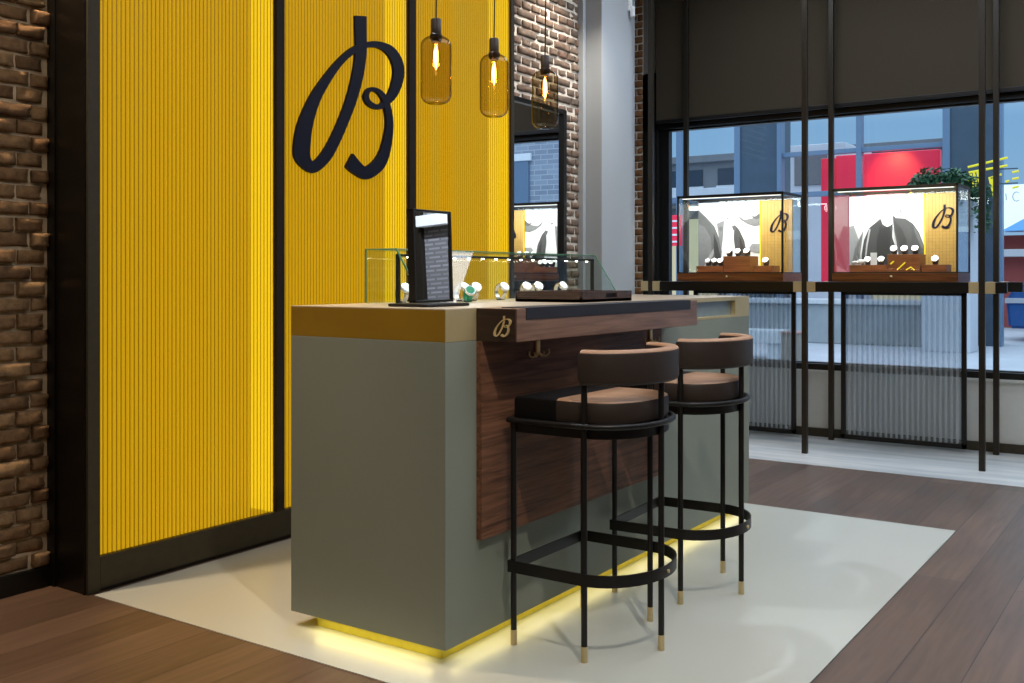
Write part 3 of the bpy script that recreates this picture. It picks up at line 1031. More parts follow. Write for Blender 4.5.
def make_stool():
    r = thing('bar_stool', (0, 0, 0), 'x', 'bar stool', 'bar stools at the counter')
    legs = [(-0.27, -0.215, 0.70), (-0.27, 0.215, 0.70), (-0.015, -0.218, 0.86), (-0.015, 0.218, 0.86), (0.131, 0.0, 0.86)]
    for (x, y, zt) in legs:
        l = MB().cyl((x, y, 0.045), 0.0095, zt - 0.045, 14).build('leg', M['black_metal'], r, smooth=True)
        MB().cyl((x, y, 0.0), 0.0102, 0.047, 14).build('brass_tip', M['brass'], l, smooth=True)
    # foot ring: flat band round the outside of the legs
    path = [(x, y, 0.246) for x, y in ellipse_d(-0.27, 0.218, -0.02, 0.160, 20, 0.010)]
    fr = MB().sweep(path, [(-0.003, -0.018), (0.003, -0.018), (0.003, 0.018), (-0.003, 0.018)]).build('foot_ring', M['black_metal'], r, smooth=True)
    MB().cyl((0.151, -0.0, 0.246), 0.006, 0.007, 10, 'x').build('screw', M['brass'], fr)
    rail = [(x, y, 0.700) for x, y in ellipse_d(-0.27, 0.218, -0.02, 0.152, 20, 0.008)]
    k = MB().sweep(rail, [(0.009 * math.cos(a), 0.009 * math.sin(a)) for a in [2 * PI * i / 10 for i in range(10)]])
    k.prism(ellipse_d(-0.27, 0.218, -0.02, 0.152, 20, -0.006), 0.662, 0.700)
    k.build('seat_frame', M['black_metal'], r, smooth=True)
    cu = MB().prism(ellipse_d(-0.272, 0.208, -0.02, 0.138, 22, 0, 0.88), 0.704, 0.772, 0, 0.010)
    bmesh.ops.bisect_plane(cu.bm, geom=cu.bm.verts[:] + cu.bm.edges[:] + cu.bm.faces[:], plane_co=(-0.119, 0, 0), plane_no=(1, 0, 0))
    paint_shade(cu.build('seat_cushion', M['leather'], r, smooth=True), -0.119)
    # curved padded backrest
    n = 30
    bp = []
    sc = []
    a0 = math.radians(-91)
    for i in range(n + 1):
        t = a0 + (2 * math.radians(91)) * i / n
        if abs(t) > PI / 2:
            ex = -(abs(t) - PI / 2) * 0.20
            x, y = -0.015 + ex, 0.218 * (1 if t > 0 else -1)
        else:
            x, y = -0.015 + 0.150 * math.cos(t), 0.218 * math.sin(t)
        bp.append((x, y, 0.875))
        sc.append(1.0)
    bp = [bp[0]] + bp + [bp[-1]]
    first = Vector(bp[1]); last = Vector(bp[-2])
    bp[0] = first + Vector((-0.010, 0, 0)); bp[-1] = last + Vector((-0.010, 0, 0))
    sc = [0.72] + sc + [0.72]
    prof = []
    hw, hh, rr = 0.023, 0.053, 0.014
    for cx, cy, s in ((hw - rr, hh - rr, 0), (-hw + rr, hh - rr, 1), (-hw + rr, -hh + rr, 2), (hw - rr, -hh + rr, 3)):
        for q in range(5):
            a = s * PI / 2 + q * PI / 8
            prof.append((cx + rr * math.cos(a), cy + rr * math.sin(a)))
    paint_shade(MB().sweep(bp, prof, closed=False, scale=sc).build('backrest', M['leather'], r, smooth=True))
    return r

st = make_stool()
st.location = (-1.50, 2.83, 0.0026)
st['label'] = 'nearer brown leather bar stool with curved backrest, at the left of the counter front'
st2 = copy_tree(st)
st2.location = (-1.502, 3.484, 0.0026)
st2.rotation_euler = (0, 0, math.radians(3))
st2['label'] = 'farther brown leather bar stool with curved backrest, standing behind the nearer one'

# ------------------------------------------------------------------ pendant lamps
def make_pendant():
    r = thing('pendant_lamp', (0, 0, 0), 'x', 'pendant lamp', 'amber glass pendants over the counter')
    z0 = 1.748
    R = 0.054
    prof = []
    for i in range(9):          # rounded bottom
        a = -PI / 2 + (PI / 2) * i / 8
        prof.append((max(0.004, R - 0.034 + 0.034 * math.cos(a)) if i else 0.012, z0 + 0.034 + 0.034 * math.sin(a)))
    for i in range(9):          # shoulder
        a = (PI / 2) * i / 8
        prof.append((0.020 + 0.034 * math.cos(a), z0 + 0.200 + 0.034 * math.sin(a)))
    prof.append((0.019, z0 + 0.240))
    g = MB().lathe(prof, (0, 0, 0), 36, cap=False)
    sh = g.build('glass_shade', M['amber_glass'], r, smooth=True)
    s = MB().lathe([(0.006, z0 + 0.215), (0.017, z0 + 0.216), (0.022, z0 + 0.232), (0.022, z0 + 0.240), (0.0185, z0 + 0.244), (0.0185, z0 + 0.292), (0.016, z0 + 0.296), (0.004, z0 + 0.297)], (0, 0, 0), 24)
    s.build('socket', M['socket'], r, smooth=True)
    b = MB().lathe([(0.004, z0 + .113), (0.010, z0 + .122), (0.0155, z0 + .14), (0.0165, z0 + .16), (0.0125, z0 + .19), (0.010, z0 + .215)], (0, 0, 0), 20, cap=False)
    bl = b.build('bulb', M['bulb_glass'], r, smooth=True)
    f = MB().lathe([(0.0006, z0 + .120), (0.0042, z0 + .132), (0.0080, z0 + .160), (0.0068, z0 + .186), (0.0012, z0 + .208)], (0, 0, 0), 10)
    f.build('filament', M['filament'], bl, smooth=True)
    c = [(0, 0, z0 + .295), (0.004, -0.002, z0 + .5), (-0.003, 0.002, z0 + .9), (0, 0, CEIL)]
    MB().tube(smooth_path(c, 6), 0.0028, 8).build('cord', M['socket'], r, smooth=True)
    MB().cyl((0, 0, CEIL - 0.03), 0.045, 0.03, 20).build('ceiling_rose', M['black_metal'], r, smooth=True)
    return r
pd = make_pendant()
for i, (y, lb) in enumerate(((2.768, 'left amber glass pendant lamp, hanging nearest in front of the yellow panel'), (3.118, 'middle amber glass pendant lamp, hanging between the other two over the counter'), (3.477, 'right amber glass pendant lamp, hanging in front of the brick wall'))):
    o = pd if i == 0 else copy_tree(pd)
    o.location = (-2.2, y, 0)
    o['label'] = lb

# ------------------------------------------------------------------ display tables with floor-to-ceiling poles
PF, PR = 6.49, 7.13
def table(name, xa, xb, poles, label, bar_end):
    r = thing(name, ((xa + xb) / 2, 6.8, 0.0026), label, 'display table', 'display tables at the window')
    z0, z1 = 1.048, 1.112
    t = MB()
    t.box((xa + 0.012, PF - 0.012, z0), (bar_end, PF + 0.02, z1), 0.002)
    t.box((xa + 0.012, PR - 0.02, z0), (bar_end, PR + 0.012, z1), 0.002)
    t.box((xa + 0.012, PF + 0.02, z1 - 0.03), (min(xb - 0.012, bar_end), PR - 0.02, z1), 0.001)
    t.build('table_top', M['dark_panel'], r)
    for x0_ in poles:
        for y in (PF, PR):
            x = x0_ - (0.030 if y == PR else 0.008)
            p = MB().box((x - 0.017, y - 0.017, 0.0026), (x + 0.017, y + 0.017, CEIL), 0.002).build('pole', M['pole'], r)
            for (a, b) in ((-0.072 if y == PF else -0.042, -0.017), (0.017, 0.072)):
                MB().box((x + a, y - 0.016, z0 - 0.002), (x + b, y + 0.024, z1 + 0.002), 0.001).build('brass_sleeve', M['brass'], p)
    # hanging frame with reeded glass
    xl, xr, zb = xa + 0.05, xb - (0.27 if bar_end < -2 else 0.20), 0.028
    yq = PR - 0.035
    f = MB()
    w = 0.03
    f.box((xl, yq - .012, zb), (xl + w, yq + .012, z0), 0.001).box((xr - w, yq - .012, zb), (xr, yq + .012, z0), 0.001)
    f.box((xl, yq - .012, z0 - 0.028), (xr, yq + .012, z0), 0.001).box((xl, yq - .012, zb), (xr, yq + .012, zb + .03), 0.001)
    fr = f.build('screen_frame', M['black_metal'], r)
    g = MB()
    n = int((xr - xl - 2 * w) / 0.017)
    ww = (xr - xl - 2 * w) / n
    for i in range(n):
        x = xl + w + i * ww
        g.mat(M['reed_a'] if i % 2 else M['reed_b'])
        d = 0.004
        g.faces([(x, yq, zb + .03), (x + ww / 2, yq - d, zb + .03), (x + ww, yq, zb + .03), (x, yq, z0 - .028), (x + ww / 2, yq - d, z0 - .028), (x + ww, yq, z0 - .028)], [(0, 1, 4, 3), (1, 2, 5, 4)])
    g.build('reeded_glass', None, fr, recalc=False)
    return r
table('display_table', -3.21, -2.11, (-3.21,), 'left bronze display table by the window, carrying the black framed showcase', -2.1915)
table('display_table', -2.11, -1.055, (-2.11, -1.055), 'right bronze display table by the window, carrying the bronze framed showcase', -0.93)

# ------------------------------------------------------------------ window showcases
def poly(mb, pts, y):
    mb.faces([(p[0], y, p[1]) for p in pts], [tuple(range(len(pts)))])

def grey(name, v, tint=(1, 1, 1)):
    key = 'print_%d' % v
    if key not in M:
        M[key] = principled(key, tuple(int(v * t) for t in tint), 0.7, noise_amt=0.08, noise_scale=40)
    return M[key]

def showcase(xa, xb, label, which):
    ya, yb, z0, zd, zt = 6.6, 7.0, 1.1135, 1.176, 1.715
    r = thing('display_case', ((xa + xb) / 2, 6.8, z0), label, 'display case', 'lit showcases on the window tables')
    d = MB().box((xa, ya, z0), (xb, yb, zd - 0.008), 0.002).build('drawer', M['drawer_wood'], r)
    MB().ball(((xa + xb) / 2 - .01, ya - 0.006, (z0 + zd) / 2), 0.009, 2).build('knob', M['brass'], d, smooth=True)
    f = MB()
    w = 0.012
    for (x, y) in ((xa, ya), (xb - w, ya), (xa, yb - w), (xb - w, yb - w)):
        f.box((x, y, zd - .008), (x + w, y + w, zt), 0.001)
    for y in (ya, yb - w):
        f.box((xa, y, zt - w * 1.5), (xb, y + w, zt), 0.001)
        f.box((xa, y, zd - .008), (xb, y + w, zd), 0.001)
    for x in (xa, xb - w):
        f.box((x, ya, zt - w * 1.5), (x + w, yb, zt), 0.001)
        f.box((x, ya, zd - .008), (x + w, yb, zd), 0.001)
    f.build('frame', M['black_metal'] if which == 1 else M['bronze'], r)
    for (a, b, nm) in (((xa + w, ya + .004, zd), (xb - w, ya + .007, zt - w), 'front_pane'), ((xb - .007, ya + w, zd), (xb - .004, yb - w, zt - w), 'side_pane'), ((xa + .004, ya + w, zd), (xa + .007, yb - w, zt - w), 'side_pane'), ((xa + w, yb - .007, zd), (xb - w, yb - .004, zt - w), 'back_pane')):
        MB().box(a, b).build(nm, M['glass'], r)
    MB().box((xa + w, ya + w, zd - .006), (xb - w, yb - w, zd)).build('case_floor', M['plinth_wood'], r)
    lb = MB().box((xa + w, ya + w, zt - .02), (xb - w, ya + .05, zt - .006), 0.001).build('light_bar', M['steel'], r)
    MB().box((xa + .03, ya + .018, zt - .022), (xb - .03, ya + .045, zt - .0202)).build('led_strip', M['light_bar'], lb)
    ybk = 6.95
    if which == 1:
        pa, pb, py = -3.06, -2.58, -2.355
    else:
        pa, pb, py = -1.965, -1.475, -1.285
    zb, ztp = zd + 0.001, zt - 0.03
    # photographic backdrop, a flat print
    ph = MB()
    ph.mat(M['white_card']).box((pa, ybk, zb), (pb, ybk + .01, ztp))
    W, H = pb - pa, ztp - zb
    def T(pts):
        return [(pa + u * W, zb + v * H) for (u, v) in pts]
    k = [ybk - .0006]
    def shape(v, pts):
        ph.mat(grey('p', v))
        poly(ph, T(pts), k[0])
        k[0] -= .0003
    if which == 1:
        shape(112, [(0, .02), (0, .90), (.12, .80), (.26, .66), (.33, .50), (.38, .3), (.36, .1), (.34, 0)])
        shape(136, [(0, .02), (0, .70), (.10, .66), (.2, .5), (.22, .3), (.12, .16), (.05, .05)])
        shape(176, [(.05, .02), (.16, .22), (.26, .36), (.27, .3), (.18, .14), (.12, 0)])
        shape(70, [(.25, .56), (.31, .42), (.36, .22), (.33, .12), (.28, .16), (.25, .3)])
        shape(140, [(.30, .70), (.42, .74), (.40, .50), (.37, .3), (.34, .45)])
        shape(84, [(.58, .68), (.66, .60), (.74, .44), (.78, .22), (.72, .16), (.66, .14), (.60, .28), (.57, .48)])
        shape(58, [(.66, .52), (.72, .38), (.76, .22), (.71, .2), (.67, .3)])
        shape(118, [(.33, .64), (.40, .66), (.39, .60), (.35, .58)])
        shape(100, [(.54, .66), (.60, .66), (.61, .60), (.56, .60)])
        shape(126, [(.62, .82), (.74, .74), (.86, .76), (1, .84), (1, .66), (.9, .64), (.78, .68), (.68, .74)])
        shape(92, [(.82, .80), (.92, .78), (1, .86), (1, .76), (.92, .74)])
        shape(158, [(.78, .3), (1, .26), (1, .40), (.86, .40)])
        shape(96, [(.44, .79), (.50, .77), (.49, .755), (.45, .77)])
    else:
        shape(158, [(0, 0), (0, .60), (.06, .62), (.14, .40), (.16, .1)])
        for q in range(9):
            u = .01 + q * .014
            shape(96 if q % 2 else 130, [(u, .02 + q * .03), (u + .05, .22 + q * .035), (u + .075, .40 + q * .02), (u + .06, .22 + q * .03), (u + .02, .02 + q * .02)])
        shape(72, [(.16, .02), (.17, .24), (.20, .42), (.27, .58), (.36, .65), (.42, .70), (.45, .62), (.52, .58), (.58, .63), (.575, .45), (.62, .3), (.66, .02)])
        shape(50, [(.36, .04), (.37, .42), (.41, .60), (.47, .57), (.54, .60), (.56, .5), (.54, .3), (.54, .04)])
        shape(84, [(.58, .74), (.62, .70), (.74, .69), (.84, .62), (.92, .50), (.985, .32), (1, .18), (1, .02), (.70, .02), (.64, .30), (.60, .52), (.585, .64)])
        shape(66, [(.60, .66), (.70, .56), (.76, .40), (.80, .1), (.74, .08), (.68, .30), (.62, .5)])
        shape(110, [(.84, .60), (.92, .48), (.98, .32), (.95, .30), (.88, .46)])
        shape(238, [(.54, .04), (.56, .22), (.60, .34), (.65, .26), (.67, .04)])
        shape(190, [(.27, .57), (.29, .56), (.25, .34), (.22, .1), (.205, .1), (.23, .36)])
        shape(190, [(.575, .60), (.59, .58), (.63, .38), (.65, .26), (.635, .26), (.60, .42)])
        shape(140, [(.66, .84), (.68, .85), (.69, .78), (.72, .76), (.71, .75), (.67, .77)])
        shape(150, [(.84, .78), (.98, .80), (.98, .785), (.84, .765)])
    ph.build('photo_print', None, r, recalc=True)
    # yellow ribbed panel with the letter
    yp = MB()
    yp.mat(M['case_yellow']).box((pb, ybk - .012, zb), (py, ybk + .012, ztp))
    yp.mat(M['case_yellow_d'])
    n = 9
    for i in range(1, n):
        x = pb + (py - pb) * i / n
        yp.box((x - .0012, ybk - .0128, zb), (x + .0012, ybk - .0118, ztp))
    for i in range(1, 13):
        z = zb + (ztp - zb) * .55 * i / 13
        yp.box((pb, ybk - .0127, z - .0008), (py, ybk - .0118, z + .0008))
    yp.mat(M['case_glow']).box((pb - .008, ybk - .012, zb), (pb, ybk - .004, ztp))
    ypo = yp.build('yellow_panel', None, r)
    lx = pb + (py - pb) * (.60 if which == 1 else .56)
    logo((lx, ybk - .0125, zb + H * .70), 0.155, (1, 0, 0), (0, -1, 0), 0.003, 0.92).build('script_letter', M['navy'], ypo)
    return r
showcase(-3.07, -2.301, 'left lit glass showcase by the window with black frame and yellow script panel', 1)
showcase(-1.976, -1.216, 'right lit glass showcase by the window with bronze frame and yellow script panel', 2)

def plinths_and_watches():
    zc = 1.1765
    P1 = [(-2.985, -2.783, .045, 'low walnut plinth at the left of the left showcase'), (-2.780, -2.585, .112, 'tall walnut plinth in the middle of the left showcase'), (-2.552, -2.43, .045, 'small walnut plinth at the right of the left showcase')]
    P2 = [(-1.905, -1.668, .045, 'low walnut plinth at the left of the right showcase'), (-1.664, -1.464, .112, 'tall walnut plinth with yellow marks in the middle of the right showcase'), (-1.455, -1.31, .045, 'small walnut plinth at the right of the right showcase')]
    for (a, b, h, lb) in P1 + P2:
        o = MB().box((a, 6.74, zc), (b, 6.90, zc + h), 0.002).build('plinth', M['plinth_wood'], None, base=((a + b) / 2, 6.82, zc))
        tag(o, lb, 'plinth', 'wooden plinths in the showcases')
        if 'yellow marks' in lb:
            for pts in (((a + .02, zc + .05), (a + .04, zc + .068)), ((a + .06, zc + .012), (a + .11, zc + .06)), ((a + .115, zc + .012), (a + .145, zc + .03), (a + .165, zc + .01))):
                MB().tube([(q[0], 6.738, q[1]) for q in pts], 0.004, 6).build('yellow_mark', M['neon'], o)
    proto = None
    spots = []
    for i, x in enumerate((-2.915, -2.868, -2.821)):
        spots.append((x, .045, 'white dial wristwatch on the low plinth of the left showcase, %s of three' % ('leftmost', 'middle', 'rightmost')[i]))
    for i, x in enumerate((-2.757, -2.692, -2.626)):
        spots.append((x, .112, 'white dial wristwatch on the tall plinth of the left showcase, %s of three' % ('leftmost', 'middle', 'rightmost')[i]))
    spots.append((-2.49, .045, 'single white dial wristwatch on the small plinth right in the left showcase'))
    for i, x in enumerate((-1.80, -1.714)):
        spots.append((x, .045, 'white dial wristwatch on the low plinth of the right showcase, %s of two' % ('left', 'right')[i]))
    for i, x in enumerate((-1.635, -1.57, -1.505)):
        spots.append((x, .112, 'white dial wristwatch on the tall plinth of the right showcase, %s of three' % ('leftmost', 'middle', 'rightmost')[i]))
    spots.append((-1.385, .045, 'single white dial wristwatch on the small plinth right in the right showcase'))
    for (x, h, lb) in spots:
        if proto is None:
            proto = watch_proto('wristwatch', lb, 'watch', 'watches in the window showcases', M['cushion'], M['dial'], 0.021, 0.03)
            o = proto
        else:
            o = copy_tree(proto)
        o['label'] = lb
        o.location = (x, 6.80, zc + h + .0005)
        o.rotation_euler = (0, 0, math.radians(-90))
    cd = MB().box((-1.775, 6.76, zc + .0455), (-1.735, 6.763, zc + .125)).build('price_card', M['white_card'], None, base=(-1.755, 6.76, zc + .0455))
    tag(cd, 'small white upright card on the low plinth of the right showcase', 'card')
    cl = MB()
    rnd = random.Random(4)
    for k in range(9):
        cl.ball((-1.885 + rnd.uniform(0, .06), 6.77 + rnd.uniform(-.01, .02), zc + .055 + rnd.uniform(0, .022)), (.02, .015, .010), 1)
    o = cl.build('white_cloth', M['white_card'], None, smooth=True, base=(-1.86, 6.77, zc + .045))
    tag(o, 'crumpled white cloth at the left end of the low plinth in the right showcase', 'cloth')
plinths_and_watches()

def area(name, loc, size, power, col, rot=(0, 0, 0), spread=PI):
    l = bpy.data.lights.new(name, 'AREA')
    l.shape = 'RECTANGLE'
    l.size, l.size_y = size
    l.energy = power
    l.color = lin(col)[:3]
    l.spread = spread
    o = bpy.data.objects.new(name, l)
    o.location = loc
    o.rotation_euler = rot
    COL.objects.link(o)
    return o

def spot(name, loc, target, power, angle, col, blend=0.3, rad=0.03):
    l = bpy.data.lights.new(name, 'SPOT')
    l.energy = power
    l.spot_size = math.radians(angle)
    l.spot_blend = blend
    l.shadow_soft_size = rad
    l.color = lin(col)[:3]
    o = bpy.data.objects.new(name, l)
    o.location = loc
    d = Vector(target) - Vector(loc)
    o.rotation_euler = d.to_track_quat('-Z', 'Y').to_euler()
    COL.objects.link(o)
    return o

def point(name, loc, power, col, rad=0.02):
    l = bpy.data.lights.new(name, 'POINT')
    l.energy = power
    l.color = lin(col)[:3]
    l.shadow_soft_size = rad
    o = bpy.data.objects.new(name, l)
    o.location = loc
    COL.objects.link(o)
    return o

# ------------------------------------------------------------------ outdoors
GZ = -0.12
def outdoors():
    g = MB()
    g.mat(M['street']).box((-30, YB + 0.3, GZ - .2), (30, 60, GZ))
    g.mat(M['kerb']).box((-30, 10.2, GZ), (30, 10.45, GZ + .06)).box((-30, 13.2, GZ), (30, 13.5, GZ + .04))
    o = g.build('trim_4', None)
    struct(o)
    # everything across the street is laid out from its true distance: S(x, z, y) scales a sketch made at y = 11
    def K(y):
        return y / 11.0
    Y = 20.0
    k = K(Y)
    def X(x): return x * k
    def Z(z): return 1.15 + (z - 1.15) * k
    r = thing('glazed_arcade', (-5.8, Y, GZ), 'blue steel columns and beams of the glazed arcade across the street', 'building')
    for (a, b) in ((-4.40, -3.85), (-2.17, -1.62)):
        c = MB().box((X(a + .07), Y, GZ), (X(b - .05), Y + .8, 9)).build('column', M['blue_dark'], r)
        for (u, v) in ((a, a + .07), (b - .05, b)):
            MB().box((X(u), Y - .04, GZ), (X(v), Y + .2, 9), .006).build('edge_trim', M['blue_steel'], c)
    for (a, b) in ((-3.04, -2.985), (-5.13, -5.05), (-6.4, -6.3), ):
        MB().box((X(a), Y, GZ), (X(b), Y + .2, 9), .005).build('mullion', M['blue_steel'], r)
    for (x0, x1, z) in ((-3.85, -2.17, 2.47), (-3.85, -2.17, 4.4)):
        MB().box((X(x0), Y + .04, Z(z)), (X(x1), Y + .18, Z(z + .05)), .005).build('transom', M['blue_steel'], r)
    MB().box((X(-8), Y + .04, Z(2.02)), (X(-3.05), Y + .18, Z(2.075)), .005).build('transom', M['blue_steel'], r)
    p = thing('red_sign', (-5.4, Y + .9, Z(.95)), 'large red panel behind the right showcase, across the street', 'sign')
    MB().box((X(-3.40), Y + .9, Z(1.06)), (X(-2.30), Y + 1.1, Z(2.505)), .02).build('panel', M['red'], p)
    MB().box((X(-3.575), Y + .95, Z(1.06)), (X(-3.41), Y + 1.05, Z(2.485)), .01).build('side_strip', M['red'], p)
    for x in (-3.3, -2.4):
        MB().cyl((X(x), Y + 1.0, GZ), .06, Z(1.06) - GZ, 12).build('post', M['blue_steel'], p)
    spot('sign_lamp', (X(-2.76), Y + .2, Z(2.62)), (X(-2.76), Y + .9, Z(2.2)), 150, 75, (255, 200, 110), 1.0, .1)
    po = thing('poster', (X(-5.15), Y - .3, GZ), 'red and white street poster behind the left edge of the left showcase', 'poster')
    MB().box((X(-5.28), Y - .30, Z(1.5)), (X(-4.98), Y - .26, Z(1.86)), .01).build('poster_face', M['red'], po)
    for i in range(4):
        MB().box((X(-5.25), Y - .31, Z(1.54 + i * .08)), (X(-5.02), Y - .305, Z(1.56 + i * .08))).build('white_line', M['canopy'], po)
    for x in (-5.26, -5.0):
        MB().cyl((X(x), Y - .28, GZ), .03, Z(1.5) - GZ, 10).build('post', M['blue_steel'], po)
    # far building
    b = thing('office_building', (-13, 34, GZ), 'grey flat roofed building far across the street with a lit canopy', 'building')
    q = 34 / 24.0
    def A(x): return x * q
    def B(z): return 1.15 + (z - 1.15) * q
    MB().box((A(-26), 34, GZ), (A(-4.6), 40, B(4.10)), .02).build('wall', M['facade_grey'], b)
    MB().box((A(-26), 33.8, B(4.02)), (A(-4.6), 34.2, B(4.2)), .02).build('roof_edge', M['facade_grey'], b)
    for i in range(15):
        x = -25 + i * 1.36
        wv = MB().box((A(x), 33.95, B(3.42)), (A(x + .95), 34.02, B(3.85)), .01).build('window', M['window_dark'], b)
        MB().box((A(x - .03), 33.93, B(3.38)), (A(x + .98), 34.0, B(3.42)), .004).build('sill', M['facade_pale'], wv)
    MB().box((A(-26), 32, B(3.05)), (A(-4.6), 34, B(3.25)), .02).build('canopy', M['facade_pale'], b)
    MB().box((A(-26), 32.1, B(2.85)), (A(-4.6), 34, B(3.05)), .02).build('fascia', M['blue_dark'], b)
    for x in (-14, -11.6, -10.35):
        MB().ball((A(x), 33, B(2.83)), (.36, .3, .08), 2).build('canopy_lamp', M['lamp_white'], b, smooth=True)
    for i in range(10):
        x = -22 + i * 1.75
        MB().box((A(x), 33.92, .2), (A(x + 1.45), 34.0, B(2.6)), .01).build('shop_window', M['shop_warm'] if i % 3 == 0 else M['facade_pale'], b)
    q2 = thing('white_kiosk', (-8.3, 26.5, GZ), 'pale blue white block standing beyond the left showcase outside', 'building')
    MB().box((-9.25, 26, GZ), (-7.45, 28.5, 4.55), .02).build('wall', M['facade_pale'], q2)
    MB().box((-8.75, 25.95, 3.5), (-7.9, 26.02, 4.35), .01).build('window', M['facade_grey'], q2)
    # low concrete wall in front of the arcade
    w = thing('low_wall', (-8, 19.2, GZ), 'low grey concrete wall across the street seen under the showcases', 'wall')
    MB().box((-22, 19.1, GZ), (-3.65, 19.4, .62), .02).build('wall_body', M['concrete'], w)
    MB().box((-22, 19.02, .62), (-3.6, 19.46, .72), .02).build('coping', M['kerb'], w)
    # bin
    bb = thing('litter_bin', (-4.72, 14.1, GZ), 'square brown litter bin on the pavement seen under the left showcase', 'bin')
    MB().box((-4.88, 13.9, GZ), (-4.62, 14.2, .34), .01).build('bin_body', M['bin'], bb)
    MB().box((-4.89, 13.88, .34), (-4.61, 14.22, .37), .01).build('bin_lid', M['bin_red'], bb)
    bn = thing('bench', (-5.9, 15.2, GZ), 'white block bench on the pavement left of the brown bin', 'bench')
    MB().box((-6.4, 15.0, .12), (-5.25, 15.45, .32), .01).build('bench_top', M['bench'], bn)
    for x in (-6.3, -5.5):
        MB().box((x, 15.05, GZ), (x + .15, 15.4, .12), .01).build('bench_leg', M['bench'], bn)
    # planter with a bush that trails over
    yp = 18.3
    kp = K(yp)
    def PX(x): return x * kp
    def PZ(z): return 1.15 + (z - 1.15) * kp
    pl = thing('planter', (PX(-2.1), yp, GZ), 'tall pale planter with a leafy green bush spilling over its rim', 'planter')
    MB().box((PX(-2.34), yp - .3, GZ), (PX(-1.88), yp + .4, PZ(1.9)), .01).build('planter_box', M['facade_pale'], pl)
    lf = MB()
    rnd = random.Random(12)
    def leaf(c, s):
        a, bq = rnd.uniform(0, 2 * PI), rnd.uniform(-.9, .9)
        u = Vector((math.cos(a), math.sin(a) * .6, bq)).normalized() * s
        v = Vector((-math.sin(a), math.cos(a), rnd.uniform(-.6, .6))).normalized() * s * .5
        c = Vector(c)
        lf.faces([c - u, c + v, c + u, c - v], [(0, 1, 2, 3)])
    for n_ in range(2200):
        a, e = rnd.uniform(0, 2 * PI), rnd.uniform(-.5, 1)
        rr = .72 + .36 * rnd.random()
        leaf((PX(-2.19) + .55 * rr * math.cos(a) * math.sqrt(max(0, 1 - e * e * .8)), yp + .45 * rr * math.sin(a), PZ(1.98) + .40 * e * rr), .055)
    for n_ in range(420):
        t = rnd.random()
        leaf((PX(-1.77) + rnd.gauss(0, .06), yp - .2 + rnd.gauss(0, .08), PZ(2.06) - t * .80), .05)
    lf.tube(smooth_path([(PX(-2.1), yp - .1, PZ(1.95)), (PX(-1.9), yp - .2, PZ(2.12)), (PX(-1.77), yp - .2, PZ(2.06)), (PX(-1.77), yp - .2, PZ(1.66))], 5), .015, 6)
    lf.build('bush', M['leaf'], pl)
    # yellow tube sign on the right-hand column
    ys = 19.6
    F_ = ys / 11.5
    s = thing('tube_sign', (-1.9 * F_, ys, 2.7), 'yellow tube light sign of slanting strokes fixed to the right blue column', 'sign')
    def Q(x, z): return (x * F_, ys, 1.15 + (z - 1.15) * F_)
    strokes = [((-2.022, 2.293), (-1.645, 2.369)), ((-2.013, 2.237), (-1.645, 2.288)),
               ((-2.031, 2.17), (-1.99, 2.05)), ((-1.995, 2.22), (-1.955, 2.01)), ((-1.965, 2.235), (-1.925, 2.02)), ((-1.93, 2.24), (-1.90, 2.06)),
               ((-1.70, 2.20), (-1.815, 2.172), (-1.765, 1.95)), ((-1.79, 2.16), (-1.745, 1.99)), ((-1.66, 2.12), (-1.63, 2.13)),
               ((-1.60, 2.215), (-1.54, 2.225)), ((-1.60, 2.145), (-1.54, 2.155)), ((-1.60, 2.055), (-1.54, 2.068))]
    for stp in strokes:
        MB().tube([Q(*p_) for p_ in stp], .020, 8).build('tube', M['neon'], s, smooth=True)
    c0 = Vector(Q(-1.56, 1.965))
    MB().tube([c0 + Vector((.06 * math.cos(a), 0, .08 * math.sin(a))) for a in [math.radians(50 + 260 * i / 12) for i in range(13)]], .010, 6).build('tube', M['neon_pale'], s)
    MB().tube([Q(-1.66, 2.0), Q(-1.655, 1.93)], .010, 6).build('tube', M['neon_pale'], s)
    for z in (2.25, 2.10):
        MB().box((Q(-2.02, z)[0], ys + .03, Q(0, z)[2]), (Q(-1.55, z)[0], ys + .06, Q(0, z + .012)[2]), .004).build('rail', M['blue_dark'], s)
    MB().box((Q(-1.95, 2)[0], ys + .06, Q(0, 2.16)[2]), (Q(-1.93, 2)[0], Y - .045, Q(0, 2.18)[2])).build('bracket', M['blue_dark'], s)
    # blue van
    c = thing('van', (.1, 22.5, GZ), 'blue van parked across the street at the right edge of the window', 'van')
    prof = [(-3.2, .25), (-3.25, .8), (-3.1, 1.05), (-2.5, 1.22), (-1.75, 2.0), (-1.3, 2.14), (1.9, 2.16), (2.05, 2.0), (2.1, .5), (2.0, .25)]
    cm = MB()
    vs, n = [], len(prof)
    for y in (21.8, 23.5):
        for (x, z) in prof:
            ins = .10 if z > 1.3 else 0
            vs.append((x + .1, y + (ins if y < 22.5 else -ins), z + GZ))
    fs = [tuple(range(n - 1, -1, -1)), tuple(range(n, 2 * n))] + [(i, (i + 1) % n, n + (i + 1) % n, n + i) for i in range(n)]
    cm.faces(vs, fs)
    bmesh.ops.bevel(cm.bm, geom=cm.bm.edges[:], offset=.05, segments=2, affect='EDGES')
    cm.build('van_body', M['car'], c, smooth=True)
    for pts in ([(-2.3, 1.30), (-1.72, 1.9), (-1.0, 1.95), (-1.0, 1.30)], [(-.85, 1.30), (-.85, 1.95), (.4, 1.95), (.4, 1.30)]):
        g2 = MB()
        g2.faces([(x + .1, 21.84, z + GZ) for x, z in pts], [(0, 1, 2, 3)])
        g2.build('side_window', M['window_dark'], c)
